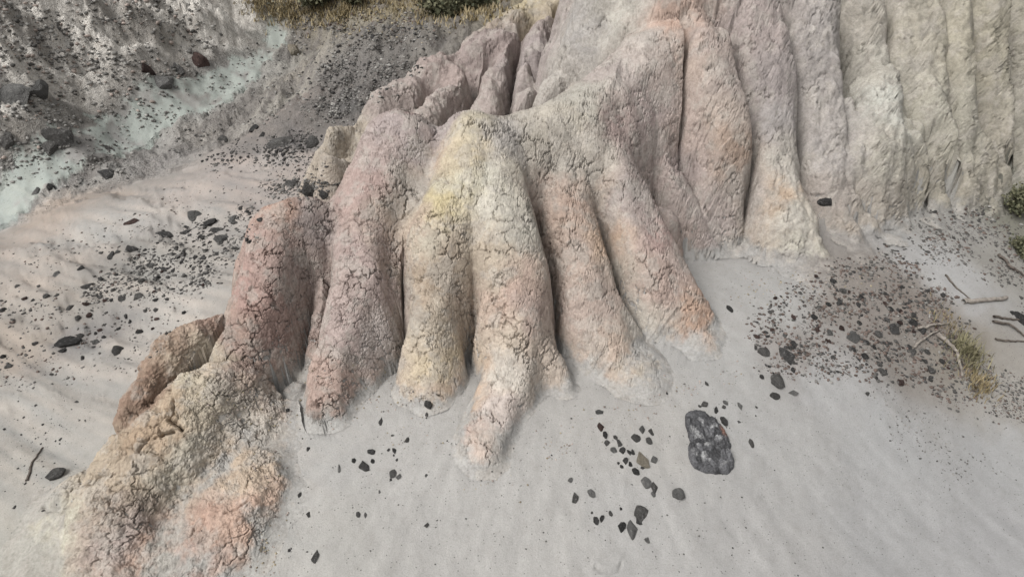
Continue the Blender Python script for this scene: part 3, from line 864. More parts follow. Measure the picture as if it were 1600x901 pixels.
FG = "stones lying on the pale sand"
TRAIL = ("small dark pebble in the trail left of the pitted black rock", "pebbles of the trail left of the black rock")
CLUS = ("small dark pebble in the loose cluster below the pink ridges", "pebbles of the loose cluster below the pink ridges")
SCREE = ("dark stone lying in the brown debris field at the right", "dark stones of the debris field")
WASHP = ("dark stone lying in the pebble belt of the left wash", "dark stones of the pebble belt in the wash")
ST = [  # px, py, width, height (photo pixels), tone, label or (label, group)
 (936,642,16,7,2,"thin pale grey pebble at the upper end of the pebble trail"),
 (938,663,13,14,3,"reddish brown pebble near the upper end of the pebble trail"),
 (946,676,10,13,0,TRAIL),(948,689,12,11,1,TRAIL),(962,681,9,8,1,TRAIL),(968,690,12,14,1,TRAIL),(960,701,13,10,2,TRAIL),
 (972,701,14,12,0,TRAIL),(983,704,10,9,0,TRAIL),(989,703,8,9,0,TRAIL),(977,717,11,13,0,TRAIL),(966,722,6,5,0,TRAIL),(985,722,9,8,0,TRAIL),
 (994,733,14,13,0,"angular black pebble at the lower end of the pebble trail"),(1004,729,10,6,0,TRAIL),(971,727,8,6,0,TRAIL),
 (1003,668,11,13,2,"oval grey pebble highest in the small group right of the pebble trail"),
 (992,680,18,14,1,"knobbly grey double pebble right of the reddish pebble"),
 (1017,670,10,14,1,"slim dark pebble leaning right beside the oval grey pebble"),
 (1014,686,11,14,1,"rounded dark grey pebble between the pebble trail and the black rock"),
 (1022,715,13,12,2,"pale speckled pebble beside the beige lump"),
 (1004,713,30,26,4,"pale beige lump of clay in the pebble trail"),
 (1008,748,19,18,2,"smooth grey rounded stone below the beige lump"),
 (1022,757,13,17,1,"slim dark stone touching the smooth grey rounded stone"),
 (1020,769,9,9,2,"small pale pebble just below the slim dark stone"),
 (1060,768,22,20,2,"grey crumbly stone below left of the pitted black rock"),
 (899,773,18,19,1,"square grey stone alone at the left of the lower stones"),
 (925,767,14,14,2,"triangular grey stone right of the square grey stone"),
 (891,748,11,9,2,"little grey pebble above the square grey stone"),
 (932,810,12,13,0,"black pebble of a touching pair, the left one"),(940,807,9,13,0,"black pebble of a touching pair, the right one"),
 (955,800,7,9,1,"lone small pebble between the black pair and the large crusted stone"),
 (970,793,5,5,0,TRAIL),(925,799,5,5,1,TRAIL),
 (1000,795,29,26,1,"large dark stone with white crust above the cube-like grey stone"),
 (998,812,13,11,0,"black pebble tucked under the large white-crusted stone"),
 (971,819,15,18,0,"dark speckled stone left of the cube-like grey stone"),
 (987,820,20,26,2,"cube-like grey stone lowest of the stone group"),
 (1011,840,11,10,2,"faint grey pebble below the cube-like grey stone"),
 (670,629,18,13,1,"dark oval stone on the sand left of the pink ridge foot"),
 (667,645,7,7,1,"tiny dark pebble below the dark oval stone"),
 (595,655,9,15,1,"upright slim dark pebble left of the dark oval stone"),
 (637,684,10,9,1,"rounded dark pebble alone above the loose cluster"),
 (616,701,9,11,0,CLUS),(607,701,6,6,0,CLUS),(615,710,4,4,0,CLUS),(620,717,5,5,0,CLUS),
 (581,703,17,10,0,"flat black stone above the broad grey stone"),
 (553,717,9,9,0,"black pebble left of the broad grey stone"),
 (569,724,24,18,1,"broad grey stone between two black pebbles"),
 (582,718,9,8,0,"black pebble right of the broad grey stone"),
 (613,735,14,15,2,"pale grey stone at the right of the loose cluster"),
 (623,742,10,10,2,"small grey stone touching the pale grey stone"),
 (611,748,5,5,0,CLUS),(560,801,9,9,2,CLUS),(571,802,6,8,2,CLUS),(667,818,8,8,1,CLUS),(666,741,6,6,2,CLUS),(613,679,8,4,2,CLUS),
 (593,767,5,6,2,CLUS),(530,727,6,14,2,CLUS),
 (493,865,13,19,1,"dark pitted stone alone near the bottom edge"),
 (482,800,9,10,1,"dark pebble alone above the dark pitted stone"),
 (468,771,7,8,0,CLUS),(481,700,8,7,0,CLUS),(450,639,7,7,0,"small round black pebble right of the clay bank"),(452,858,5,5,0,CLUS),(408,855,6,10,4,CLUS),
 (87,737,30,24,1,"dark oval stone half buried left of the clay bank"),
 (120,626,9,6,1,"little dark pebble on the sand left of the brown scarp"),
 (37,651,5,4,0,WASHP),(7,669,6,5,0,WASHP),(94,685,7,5,0,WASHP),(56,632,6,4,0,WASHP),(23,790,6,5,1,WASHP),
 (1101,629,14,10,1,"dark pebble just above the top of the pitted black rock"),(1093,633,7,5,1,TRAIL),
 (1119,637,9,14,0,"pointed black pebble up right of the pitted black rock"),
 (1134,627,11,8,2,"grey pebble of a stacked pair, the upper one"),(1131,634,8,7,1,"grey pebble of a stacked pair, the lower one"),
 (1132,654,14,16,0,"black lumpy stone close to the right side of the pitted black rock"),
 (1156,631,11,12,2,"slanting grey splinter right of the stacked pebble pair"),
 (1155,658,8,5,2,TRAIL),(1182,635,5,4,0,TRAIL),(1181,648,3,3,0,TRAIL),
 (1173,688,10,14,1,"lone dark stone right of the pitted black rock"),
 (1104,597,8,9,1,"small dark stone standing at the foot of the orange ridge"),
 (1042,613,5,4,0,TRAIL),
 (1214,591,24,26,1,"large oblong dark stone on the sand below the debris field"),
 (1209,615,20,12,1,"flat dark stone under the large oblong stone"),
 (1240,612,18,8,2,"thin grey flake right of the flat dark stone"),(1190,587,8,9,0,SCREE),
 (1355,613,12,8,1,"lone dark pebble below the right end of the debris field"),
 (1229,549,34,26,0,"jagged black stone, biggest in the left part of the debris field"),
 (1193,547,22,16,1,"dark brown stone left of the jagged black stone"),
 (1197,518,11,6,0,SCREE),(1226,522,13,9,2,"greenish grey stone above the jagged black stone"),(1181,541,9,10,1,SCREE),
 (1241,535,13,11,0,SCREE),(1249,550,12,8,0,SCREE),(1239,576,9,9,0,SCREE),(1252,538,10,8,1,SCREE),
 (1296,517,12,10,2,"smooth grey stone alone at the middle of the debris field"),
 (1333,522,24,20,2,"broad grey brown boulder in the debris field"),
 (1396,510,20,18,0,"wedge-shaped black stone beside the crossing twigs"),
 (1351,554,16,10,0,"flat black stone near the lower edge of the debris field"),
 (1380,579,21,14,1,"dark smooth stone at the lower edge of the debris field"),(1374,567,15,10,1,"dark stone just above the dark smooth stone"),
 (1333,543,11,9,0,SCREE),(1204,477,10,7,2,"single grey pebble in front of the pale swelling foot of the hillside"),
 (1312,467,11,8,0,SCREE),(1341,474,12,9,0,SCREE),(1346,462,12,10,0,SCREE),(1383,457,9,8,1,SCREE),(1391,481,13,9,0,SCREE),(1302,556,8,6,0,SCREE),
 (1370,590,9,7,0,SCREE),(1372,520,14,12,1,SCREE),(1426,500,18,14,0,SCREE),(1440,512,16,14,0,SCREE),(1420,540,11,9,0,SCREE),(1450,548,12,9,1,SCREE),
 (1428,496,10,9,4,"small yellow stone among the dark stones by the twigs"),
 (1291,312,24,14,0,"black stone stuck in the hillside above the debris field"),
 (1139,478,10,16,0,"black flake leaning beside the orange foot of a ridge"),
 (1594,492,18,22,0,"dark stone at the right edge above the twigs"),(1581,487,9,8,0,SCREE),
 (1448,392,11,5,1,SCREE),(1490,370,12,8,1,SCREE),(1460,330,9,6,1,SCREE),(1530,345,10,6,1,SCREE),
 # gully and wash
 (95,203,50,44,1,"large dark boulder at the foot of the rubble hillside"),(78,222,24,30,1,"dark block leaning on the large dark boulder"),
 (348,213,24,20,1,"brown grey boulder left of the dark slabs"),(398,196,22,16,0,"tilted black slab perched above the dark slabs"),
 (410,208,18,16,0,"black block under the tilted black slab"),
 (436,219,48,26,1,"long dark slab at the foot of the gravel bank"),(488,215,34,20,1,"bluish dark slab beside the pale clay toe"),
 (230,103,34,24,3,"brown boulder on the rubble hillside"),(310,90,36,24,3,"dark brown block at the narrow neck of the gully"),(280,106,28,18,1,"dark block under the overhang beside the streambed"),
 (255,122,34,34,2,"pale rounded boulder beside the streambed"),(20,143,56,44,2,"broad pale boulder low on the rubble hillside"),(62,135,34,32,2,"pale boulder behind the broad pale boulder"),
 (10,215,26,22,1,"dark boulder at the left edge by the streambed"),(170,230,20,10,1,"flat dark stone lying in the streambed"),
 (168,270,32,12,0,"long black stone below the streambed"),(78,290,14,11,0,"black stone beside the lower streambed"),(58,295,18,16,2,"pale brown stone beside the lower streambed"),
 (455,282,32,22,1,"dark lumpy stone in the hollow above the pink knob"),(482,292,26,24,1,"grey stone right of the dark lumpy stone"),(505,300,18,14,1,"small grey stone at the right of the hollow"),
 (460,75,34,26,4,"yellow orange block standing on the slope right of the gully"),
 (262,364,34,14,0,"thin overhanging dark slab, the left one"),(290,361,30,9,0,"dark sliver trailing from the overhanging slab"),
 (328,346,30,14,0,"flat dark slab right of the overhanging sliver"),(338,356,24,16,0,"tilted dark slab leaning on the pale block"),
 (301,334,28,18,2,"grey brown boulder behind the flat dark slab"),(345,368,26,22,2,"pale block under the tilted dark slab"),
 (207,343,30,16,3,"brown stone alone on the pale wash"),(376,322,12,10,0,"black stone at the foot of the pink knob"),(363,338,24,20,2,"grey stone near the foot of the pink knob"),
 (173,397,24,13,0,"black stone at the left end of the pebble belt"),(205,387,26,14,0,"large black stone on the upper edge of the pebble belt"),
 (108,530,40,22,0,"heap-like black stone in the lower wash"),(98,545,14,10,0,WASHP),(182,546,26,18,1,"dark stone group piece right of the heap-like black stone"),(150,532,18,9,1,WASHP),
 (216,460,24,16,1,"dark grey stone in the middle of the wash"),(190,464,16,12,1,WASHP),(135,443,28,16,1,"dark patch of stone at the belt's lower left"),
 (318,400,14,12,0,"black stone below the tilted slab"),(320,424,10,18,1,WASHP),(243,482,10,7,1,WASHP),(203,500,8,8,0,WASHP),(186,511,8,8,0,WASHP),(218,517,14,6,0,WASHP),
 (80,583,9,5,0,WASHP),(110,476,13,16,1,WASHP),(88,427,22,10,2,WASHP),(26,446,9,8,1,WASHP),(14,570,12,10,1,WASHP),
]
pts, _ = hits([(a[0], a[1] + .25 * a[3]) for a in ST])
nrm = normals_at(pts)
seen_first = {}
for i, (px, py, w, h, tone, lab) in enumerate(ST):
    p = pts[i]
    dist = math.sqrt(p[0] ** 2 + p[1] ** 2 + (p[2] - HC) ** 2)
    mm = dist / FPX * (.86 if px < 420 else .92)
    rr = random.Random(i * 13 + 5)
    sx_, sy_ = w * mm / 2, max(.6 * w, 1.15 * h) * mm / 2
    sz_ = max(.45 * min(w, h), .28 * max(w, h)) * mm / 2 * 1.25
    name = "boulder" if w * mm > .16 else ("stone" if w >= 12 else "pebble")
    if "slab" in (lab if isinstance(lab, str) else lab[0]): name = "slab"
    if "lump of clay" in (lab if isinstance(lab, str) else lab[0]): name = "clay_lump"
    if "flake" in (lab if isinstance(lab, str) else lab[0]): name = "stone_flake"
    o = link(name, stone_data(rr.randrange(10), tone))
    q_ = Vector((0, 0, 1)).rotation_difference(Vector(nrm[i]))
    spin = Matrix.Rotation(math.radians(rr.choice((0, 180)) + rr.uniform(-14, 14)), 4, 'Z')
    o.matrix_world = Matrix.Translation(Vector(p) + Vector(nrm[i]) * sz_ * .02) @ q_.to_matrix().to_4x4() @ spin @ Matrix.Diagonal((sx_ * 1.12, sy_ * 1.12, sz_ * 1.12, 1))
    if isinstance(lab, str):
        tag(o, lab, "boulder" if name == "boulder" else ("pebble" if name == "pebble" else "stone"))
    else:
        tag(o, lab[0], "pebble" if "pebble" in lab[0] else "stone", lab[1])
tick("stones")

# ------------------------------------------------------------------ the pitted black rock
OUT = [(395,270),(430,240),(490,233),(560,245),(610,290),(660,310),(720,380),(770,470),(800,550),(785,600),(835,690),(800,780),(765,800),(700,795),
       (600,790),(530,770),(475,745),(440,680),(420,590),(440,510),(420,430),(395,330)]
op, _ = hits([(1000 + a / 5.63, 600 + b / 5.63) for a, b in OUT])
cen = op.mean(0)
na, nrg = 120, 40
oc = op - cen
ang = np.unwrap(np.arctan2(oc[:, 1], oc[:, 0]))
rad = np.hypot(oc[:, 0], oc[:, 1])
order = np.argsort(ang % (2 * math.pi))
A_ = (ang % (2 * math.pi))[order]
R_ = rad[order]
tt = np.linspace(0, 2 * math.pi, na, endpoint=False)
ro = np.interp(tt, np.r_[A_ - 2 * math.pi, A_, A_ + 2 * math.pi], np.r_[R_, R_, R_])
ro *= 1 + .035 * perlin2(np.cos(tt) * 6 + 3, np.sin(tt) * 6)
fr = np.linspace(0, 1, nrg) ** .7
rx = (fr[:, None] * ro[None] * np.cos(tt)[None]).ravel()
ry = (fr[:, None] * ro[None] * np.sin(tt)[None]).ravel()
ff = np.repeat(fr, na)
gz = land(rx + cen[0], ry + cen[1]) - cen[2]
rz = np.full(len(rx), .1)
f1_, f2_, c_ = voronoi(rx, ry, rz, .035)
h1_, h2_, c2_ = voronoi(rx + 3, ry, rz, .014)
top = .036 * np.sqrt(np.clip(1 - ff ** 8, 0, 1)) + .010 * fbm(rx, ry, rz, .06, 4, .65) * (1 - ff ** 6) + (c_ - .5) * .012 * (1 - ff ** 8)
top = top - .010 * np.clip(1 - (f2_ - f1_) / .18, 0, 1) - .006 * np.clip(1 - (h2_ - h1_) / .3, 0, 1)
rv = np.c_[rx, ry, gz + np.where(ff > .985, -.03, top)]
ii = np.arange(nrg * na).reshape(nrg, na)
rq = np.stack([ii[:-1], np.roll(ii[:-1], -1, 1), np.roll(ii[1:], -1, 1), ii[1:]], -1).reshape(-1, 4)[:, ::-1]
white = .8 * sstep(.05, .34, fbm(rx, ry, rz + 2, .045, 4) + .25 * (c_ - .5)) * sstep(1.0, .6, ff)
base = lin([92, 92, 94]) * (.6 + .9 * c_)[:, None]
rc = base * (1 - white)[:, None] + lin([168, 168, 168])[None] * white[:, None]
rust_p = np.array([hits([(1131, 676)])[0][0]])[0] - cen
rust = .35 * sstep(.045, .015, np.hypot((rx - rust_p[0]) * 1.6, ry - rust_p[1]))
rc = (rc * (1 - rust)[:, None] + lin([176, 118, 88])[None] * rust[:, None]) * .7
m, nt, b = new_mat("pitted_black_rock")
vc = node(nt, "ShaderNodeVertexColor"); vc.layer_name = "soil"
nz = node(nt, "ShaderNodeTexNoise", Scale=120.0, Detail=5.0, Roughness=.7)
tcn = node(nt, "ShaderNodeTexCoord")
nt.links.new(tcn.outputs["Object"], nz.inputs["Vector"])
rp = ramp(nt, [(.3, (.35, .35, .36)), (.7, (1.6, 1.6, 1.6))])
nt.links.new(nz.outputs["Fac"], rp.inputs[0])
mxx = node(nt, "ShaderNodeMix", data_type='RGBA', blend_type='MULTIPLY')
mxx.inputs[0].default_value = 1
nt.links.new(vc.outputs["Color"], mxx.inputs[6]); nt.links.new(rp.outputs[0], mxx.inputs[7])
nt.links.new(mxx.outputs[2], b.inputs["Base Color"])
b.inputs["Roughness"].default_value = .8
bp = node(nt, "ShaderNodeBump", Strength=1.0, Distance=.006)
nt.links.new(nz.outputs["Fac"], bp.inputs["Height"]); nt.links.new(bp.outputs[0], b.inputs["Normal"])
o = link("pitted_rock", mesh_from("pitted_rock", rv, rq, rc), m, None, tuple(cen))
tag(o, "big pitted black rock with white crust lying flat on the pale sand", "rock")

# ------------------------------------------------------------------ pebble scatters
def spray(n, poly, seed):
    r = np.random.default_rng(seed)
    poly = np.array(poly, float)
    lo, hi = poly.min(0), poly.max(0)
    out = []
    while len(out) < n:
        c = r.uniform(lo, hi, (n * 3, 2))
        c = c[inside(poly, c[:, 0], c[:, 1])]
        out += c.tolist()
    return out[:n]
def clumpy(n, poly, seed, scale=60.0, thr=0.0):
    c = np.array(spray(n * 4, poly, seed))
    v = perlin2(c[:, 0] / scale + seed, c[:, 1] / scale * 1.6) + .5 * perlin2(c[:, 0] / scale * 2.7, c[:, 1] / scale * 4 + seed)
    r = np.random.default_rng(seed + 1)
    k = np.argsort(-(v + r.uniform(-.7, .7, len(v))))[:n]
    return (c[k] + r.normal(0, 1, (n, 2)) * [scale * .28, scale * .16]).tolist()
SINGLE = [  # pebbles one can pick out, each a thing
 (70, [(160,395),(250,365),(345,350),(400,330),(380,390),(330,440),(240,450),(150,440)], 31, 9, WASHP[0].replace("stone", "pebble").replace("dark pebble lying", "small dark pebble lying"), "small pebbles of the belt in the wash", (0, 1, 1)),
 (50, [(0,470),(200,400),(330,430),(300,490),(220,560),(60,600),(0,600)], 32, 8, "small dark pebble strewn over the lower left wash", "small pebbles strewn over the lower wash", (0, 1, 3)),
 (60, [(1180,480),(1330,420),(1400,400),(1480,470),(1490,560),(1420,620),(1330,570),(1200,560)], 33, 9, "small dark pebble strewn over the debris field at the right", "small pebbles of the debris field", (0, 1, 3, 1)),
]
REST = [   # the uncountable small gravel: pixel area, count, size in pixels, tones
 (1500, [(140,450),(250,365),(400,320),(390,380),(330,450),(240,460),(120,480)], 41, (2.0, 5.5), 30, (0, 1, 1, 2)),
 (900, [(0,470),(200,420),(330,430),(300,500),(220,580),(60,610),(0,610)], 42, (1.5, 4.5), 40, (1, 1, 3, 2)),
 (700, [(0,400),(150,350),(420,240),(520,250),(500,310),(300,330),(0,470)], 43, (1.2, 3.5), 50, (1, 2, 3)),
 (5800, [(1170,500),(1320,400),(1400,375),(1500,480),(1560,590),(1500,640),(1440,600),(1330,590),(1200,590)], 44, (1.0, 5.5), 36, (0, 1, 3, 3, 1, 3, 2)),
 (1500, [(1420,340),(1540,320),(1620,400),(1620,500),(1540,430),(1440,400)], 45, (1.5, 5), 40, (1, 3, 2, 1)),
 (900, [(1480,560),(1620,600),(1620,660),(1540,660)], 46, (1.2, 4), 40, (1, 3, 2, 1)),
 (500, [(1330,600),(1420,600),(1560,740),(1480,760)], 47, (1.0, 3), 60, (1, 2)),
 (420, [(420,600),(1000,700),(1250,640),(1250,900),(380,900)], 48, (1.0, 2.8), 200, (0, 1, 1)),
 (160, [(0,620),(150,620),(100,760),(0,760)], 49, (1.2, 3.2), 100, (0, 1)),
 (3200, [(-60,0),(330,0),(340,90),(230,160),(100,230),(-60,270)], 50, (1.3, 7), 60, (1, 2, 6, 6, 2, 5)),
 (1300, [(180,215),(330,130),(440,40),(520,60),(500,140),(420,190),(300,240),(150,290),(60,300)], 51, (1.2, 5), 40, (1, 2, 2, 6)),
 (2800, [(470,190),(500,110),(560,50),(680,40),(640,110),(540,190)], 52, (1.4, 5.5), 50, (0, 1, 1, 2, 2, 6)),
 (1500, [(400,0),(790,0),(680,60),(520,60)], 53, (1.5, 5), 50, (2, 3, 1, 4)),
 (700, [(330,240),(470,205),(520,215),(480,260),(330,260)], 54, (2, 6), 40, (0, 1)),
 (500, [(400,300),(440,280),(520,290),(510,310)], 55, (2, 6), 40, (1, 1, 2)),
]
REST += [(350, [(-60,240),(120,215),(230,165),(240,200),(120,262),(-60,312)], 59, (1.2, 5.5), 40, (1, 2, 6, 2)),
         (900, [(430,560),(620,560),(690,600),(700,740),(800,740),(900,650),(1060,600),(1150,560),(1150,600),(1060,640),(900,690),(820,770),(680,770),(600,660),(440,660)], 56, (1.0, 3.4), 60, (4, 5, 5, 2)),
         (700, [(300,600),(420,600),(440,760),(420,900),(380,900),(400,720)], 57, (1.0, 3.6), 60, (4, 5, 5)),
         (500, [(1140,430),(1300,440),(1400,400),(1400,420),(1300,470),(1150,470)], 58, (1.0, 3.0), 60, (5, 4, 2))]
for n, poly, seed, size, lab, grp, tones in SINGLE:
    pp = clumpy(n, poly, seed, 45)
    P3, _ = hits(pp)
    N3 = normals_at(P3)
    rr = random.Random(seed)
    for i in range(n):
        p = P3[i]
        mm = np.linalg.norm(p - [0, 0, HC]) / FPX
        s_ = rr.uniform(.55, 1.25) * size * mm / 2
        o = link("pebble", stone_data(rr.randrange(10), rr.choice(tones)))
        q_ = Vector((0, 0, 1)).rotation_difference(Vector(N3[i]))
        o.matrix_world = Matrix.Translation(Vector(p) + Vector(N3[i]) * s_ * .2) @ q_.to_matrix().to_4x4() @ Matrix.Rotation(rr.uniform(0, 6.28), 4, 'Z') @ Matrix.Diagonal((s_ * 1.2, s_ * rr.uniform(.7, 1.1), s_ * rr.uniform(.5, .8), 1))
        tag(o, lab, "pebble", grp)
ico = stone_mesh(900, 1, .0, 0)
iv0 = np.array([v.co[:] for v in ico.vertices])
it0 = np.array([p.vertices[:] for p in ico.polygons])
TONE_RGB = [(.06, .058, .057), (.12, .115, .108), (.25, .24, .225), (.15, .115, .10), (.36, .31, .22), (.38, .32, .285), (.33, .32, .30)]
gv, gt, gcol = [], [], []
off = 0
rg = np.random.default_rng(99)
for n, poly, seed, (s0, s1), sc2, tones in REST:
    pp = clumpy(n, poly, seed, sc2)
    P3, _ = hits(pp)
    for i in range(n):
        p = P3[i]
        mm = np.linalg.norm(p - [0, 0, HC]) / FPX
        s_ = (s0 * .7 + (s1 - s0 * .7) * rg.random() ** 3.0) * mm / 2
        a_ = rg.uniform(0, 6.28)
        v = iv0 * (1 + rg.uniform(-.3, .3, (len(iv0), 1))) * [1.25, rg.uniform(.7, 1.1), rg.uniform(.5, .85)] * s_
        c_, d_ = math.cos(a_), math.sin(a_)
        v = np.c_[v[:, 0] * c_ - v[:, 1] * d_, v[:, 0] * d_ + v[:, 1] * c_, v[:, 2]] + p + [0, 0, s_ * .15]
        gv.append(v)
        gt.append(it0 + off)
        off += len(v)
        k = np.array(TONE_RGB[tones[rg.integers(len(tones))]]) * rg.uniform(.6, 1.5)
        gcol.append(np.repeat(k[None] * .66, len(v), 0))
m, nt, b = new_mat("gravel")
vc = node(nt, "ShaderNodeVertexColor"); vc.layer_name = "soil"
nt.links.new(vc.outputs["Color"], b.inputs["Base Color"])
b.inputs["Roughness"].default_value = .9
gme = mesh_from("gravel", np.concatenate(gv), np.concatenate(gt), np.concatenate(gcol))
o = link("gravel", gme, m)
tag(o, "fine dark gravel strewn over the wash, gully and debris field", "gravel", None, "stuff")
tick("gravel")

# ------------------------------------------------------------------ twigs
def mat_plain(name, c0, c1, scale=30.0, rough=.9):
    m, nt, b = new_mat(name)
    nz = node(nt, "ShaderNodeTexNoise", Scale=scale, Detail=4.0)
    tcn = node(nt, "ShaderNodeTexCoord")
    nt.links.new(tcn.outputs["Object"], nz.inputs["Vector"])
    rp = ramp(nt, [(.3, c0), (.7, c1)])
    nt.links.new(nz.outputs["Fac"], rp.inputs[0])
    nt.links.new(rp.outputs[0], b.inputs["Base Color"])
    b.inputs["Roughness"].default_value = rough
    return m
MAT_TWIG = mat_plain("grey_twig", (.13, .115, .10), (.30, .27, .24), 40)
MAT_BARK = mat_plain("dark_twig", (.05, .042, .036), (.13, .11, .095), 40)
def tube(P, r, sides=7):
    P = np.array(P)
    n = len(P)
    T = np.gradient(P, axis=0)
    T /= np.linalg.norm(T, axis=1)[:, None]
    up = np.array([0, 0, 1.0])
    B1 = np.cross(T, up); B1 /= np.linalg.norm(B1, axis=1)[:, None] + 1e-9
    B2 = np.cross(T, B1)
    a = np.linspace(0, 2 * math.pi, sides, endpoint=False)
    v = P[:, None] + r[:, None, None] * (np.cos(a)[None, :, None] * B1[:, None] + np.sin(a)[None, :, None] * B2[:, None])
    v = v.reshape(-1, 3)
    i = np.arange(n * sides).reshape(n, sides)
    q = np.stack([i[:-1], np.roll(i[:-1], -1, 1), np.roll(i[1:], -1, 1), i[1:]], -1).reshape(-1, 4)
    return v, q
def twig(pix, rpx, lab, mat, lift=0.6, seed=1, taper=.5):
    pix = np.array(pix, float)
    t = np.linspace(0, 1, 14)
    k = np.linspace(0, 1, len(pix))
    pp = np.c_[np.interp(t, k, pix[:, 0]), np.interp(t, k, pix[:, 1])]
    r = np.random.default_rng(seed)
    pp += r.normal(0, .7, pp.shape)
    P3, _ = hits(pp.tolist())
    mm = np.linalg.norm(P3.mean(0) - [0, 0, HC]) / FPX
    rad_ = rpx * mm * np.linspace(1, taper, 14)
    P3[:, 2] += rad_ * lift + .012 * np.sin(t * math.pi) * (lift > 1)
    v, q = tube(P3, rad_)
    o = link("twig", mesh_from("twig", v, q), mat)
    return tag(o, lab, "twig")
twig([(1476,430),(1494,450),(1516,468)], 1.5, "thin dark twig slanting across the pale patch above the crossing twigs", MAT_BARK, .8, 1)
twig([(1504,474),(1540,471),(1570,468)], 3.2, "thick grey twig pointing right over the pale sand", MAT_TWIG, .9, 2, .8)
twig([(1430,516),(1455,512),(1482,506)], 2.2, "pale twig lying left of the grass tuft", MAT_TWIG, 1.2, 3)
twig([(1426,545),(1445,530),(1470,516)], 1.8, "pale twig crossing under the other pale twig", MAT_TWIG, 1.2, 4)
twig([(1464,525),(1492,552),(1504,590)], 3.0, "grey brown branch running down beside the grass tuft", MAT_TWIG, 1.2, 5)
twig([(1550,503),(1580,512),(1604,530)], 1.8, "dark curved twig at the right edge below the thick grey twig", MAT_BARK, 1.2, 6)
twig([(1552,496),(1580,500),(1606,502)], 1.8, "straight dark twig above the dark curved twig", MAT_BARK, 1.0, 7)
twig([(1556,532),(1580,533),(1606,534)], 1.6, "level dark twig lowest at the right edge", MAT_BARK, 1.0, 8)
twig([(1560,400),(1580,422),(1606,434)], 2.0, "dark twig slanting under the shrub at the right edge", MAT_BARK, 1.2, 9)
twig([(43,752),(50,725),(68,698)], 1.8, "dark thin twig curving on the sand left of the clay bank", MAT_BARK, .6, 10)

# ------------------------------------------------------------------ grass tufts and shrubs
def mat_leaf(name, c0, c1):
    m, nt, b = new_mat(name)
    inf = node(nt, "ShaderNodeNewGeometry")
    rp = ramp(nt, [(0, c0), (1, c1)])
    nt.links.new(inf.outputs["Random Per Island"], rp.inputs[0])
    nt.links.new(rp.outputs[0], b.inputs["Base Color"])
    b.inputs["Roughness"].default_value = .7
    return m
MAT_DRY = mat_leaf("dry_grass_blades", (.13, .10, .05), (.34, .28, .17))
MAT_OLIVE = mat_leaf("olive_grass_blades", (.10, .095, .05), (.26, .235, .15))
MAT_LEAF = mat_leaf("shrub_leaves", (.05, .055, .032), (.15, .145, .09))
def blades(cen, spread, n, length, width, seed, lean=.7):
    r = np.random.default_rng(seed)
    V_, Q_ = [], []
    xy = cen[:2] + r.normal(0, 1, (n, 2)) * spread
    z = land(xy[:, 0], xy[:, 1])
    for i in range(n):
        a = r.uniform(0, 6.28)
        d = np.array([math.cos(a), math.sin(a), 0])
        s = np.array([-d[1], d[0], 0]) * width * r.uniform(.6, 1.3) / 2
        L_ = length * r.uniform(.5, 1.2)
        le = lean * r.uniform(.3, 1.3)
        p0 = np.array([xy[i, 0], xy[i, 1], z[i] - .004])
        p1 = p0 + d * L_ * .25 * le + [0, 0, L_ * .5]
        p2 = p0 + d * L_ * .7 * le + [0, 0, L_ * (.85 - .3 * le)]
        k = len(V_) * 6
        V_.append(np.array([p0 - s, p0 + s, p1 + s * .8, p1 - s * .8, p2 + s * .15, p2 - s * .15]))
        Q_ += [[k, k + 1, k + 2, k + 3], [k + 3, k + 2, k + 4, k + 5]]
    return np.concatenate(V_), np.array(Q_)
def tuft(px, py, spread, n, length, width, mat, lab, seed):
    c = hits([(px, py)])[0][0]
    v, q = blades(c, spread, n, length, width, seed)
    root = tag(link("grass_tuft", None, None, None, tuple(c)), lab, "grass tuft")
    link("blades", mesh_from("blades", v - c, q), mat, root)["kind"] = "stuff"
tuft(1512,552,.055,420,.09,.0045,MAT_OLIVE,"olive green grass tuft beside the grey brown branch",1)
tuft(1530,600,.045,320,.06,.004,MAT_DRY,"flattened brown dry grass tuft below the olive tuft",2)
tuft(1482,505,.05,120,.05,.004,MAT_DRY,"thin dry grass tuft among the crossing twigs",3)
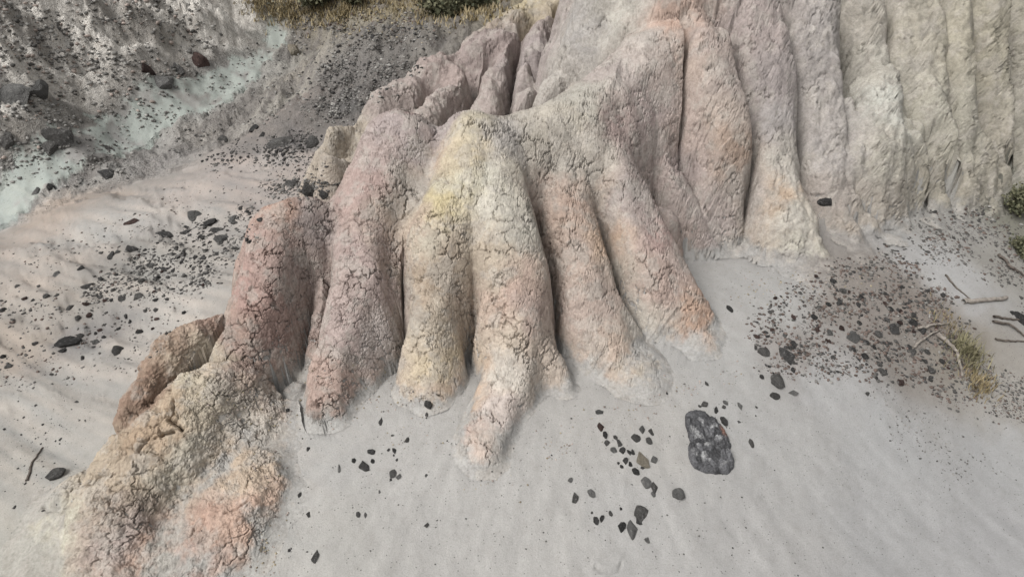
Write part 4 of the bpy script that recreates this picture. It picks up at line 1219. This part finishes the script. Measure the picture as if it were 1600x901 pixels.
def shrub(px, py, R, hgt, n, leaf, lab, seed):
    c = hits([(px, py)])[0][0]
    r = np.random.default_rng(seed)
    root = link("shrub", None, None, None, tuple(c))
    tag(root, lab, "shrub")
    sv, sq, lv, lq = [], [], [], []
    ns = 0
    for i in range(max(8, int(n / 60))):
        a, e = r.uniform(0, 6.28), r.uniform(.3, 1.0)
        tip = np.array([math.cos(a) * R * e, math.sin(a) * R * e, hgt * (1.15 - .55 * e * e) * r.uniform(.7, 1.1)])
        t = np.linspace(0, 1, 5)[:, None]
        P = tip * t + np.c_[r.normal(0, .02 * R, (5, 2)), np.zeros(5)] * t
        v, q = tube(P, np.linspace(.012, .004, 5) * R, 5)
        sv.append(v); sq.append(q + ns); ns += len(v)
        for j in range(60):
            u = r.uniform(.35, 1.05)
            p = tip * u + r.normal(0, .12 * R, 3)
            p[2] = max(p[2], .01)
            d = r.normal(0, 1, 3); d /= np.linalg.norm(d)
            s = np.cross(d, r.normal(0, 1, 3)); s /= np.linalg.norm(s)
            L_, W_ = leaf * r.uniform(.6, 1.3), leaf * .45
            k = len(lv) * 4
            lv.append(np.array([p, p + d * L_ * .5 + s * W_, p + d * L_, p + d * L_ * .5 - s * W_]))
            lq.append([k, k + 1, k + 2, k + 3])
    link("stem", mesh_from("stem", np.concatenate(sv), np.concatenate(sq)), MAT_BARK, root)
    link("foliage", mesh_from("foliage", np.concatenate(lv), np.array(lq)), MAT_LEAF, root)
shrub(1590,338,.16,.20,1500,.022,"grey green shrub at the right edge below the beige columns",11)
shrub(1604,400,.14,.12,900,.02,"low dark shrub at the right edge under the grey green shrub",12)
shrub(705,22,.42,.28,2600,.05,"wide dark green shrub on the bank behind the mounds",13)
shrub(740,14,.30,.2,1200,.05,"smaller shrub right of the wide dark green shrub",14)
shrub(497,6,.30,.22,1400,.05,"dark shrub at the top edge above the gully",15)
shrub(560,4,.22,.15,800,.05,"low shrub at the top edge between the dark shrub and the wide shrub",16)
tick("plants")
def sward(n, poly, seed):
    pp = clumpy(n, poly, seed, 60)
    P3, _ = hits(pp)
    vs, qs, k = [], [], 0
    for i in range(n):
        p = P3[i]
        r = np.random.default_rng(seed * 1000 + i)
        for j in range(7):
            a = r.uniform(0, 6.28)
            d = np.array([math.cos(a), math.sin(a), 0])
            s = np.array([-d[1], d[0], 0]) * .008
            L_ = r.uniform(.05, .14)
            b0 = p + np.r_[r.normal(0, .04, 2), -.01]
            vs.append(np.array([b0 - s, b0 + s, b0 + d * L_ * .5 + [0, 0, L_ * .7]]))
            qs.append([k, k + 1, k + 2]); k += 3
    return np.concatenate(vs), np.array(qs)
v, q = sward(900, [(380,-10),(800,-10),(760,25),(640,35),(560,25),(470,40),(400,20)], 61)
tag(link("dry_grass", mesh_from("dry_grass", v, q), MAT_DRY), "yellow dry grass covering the bank along the top edge", "grass", None, "stuff")
tick("done")
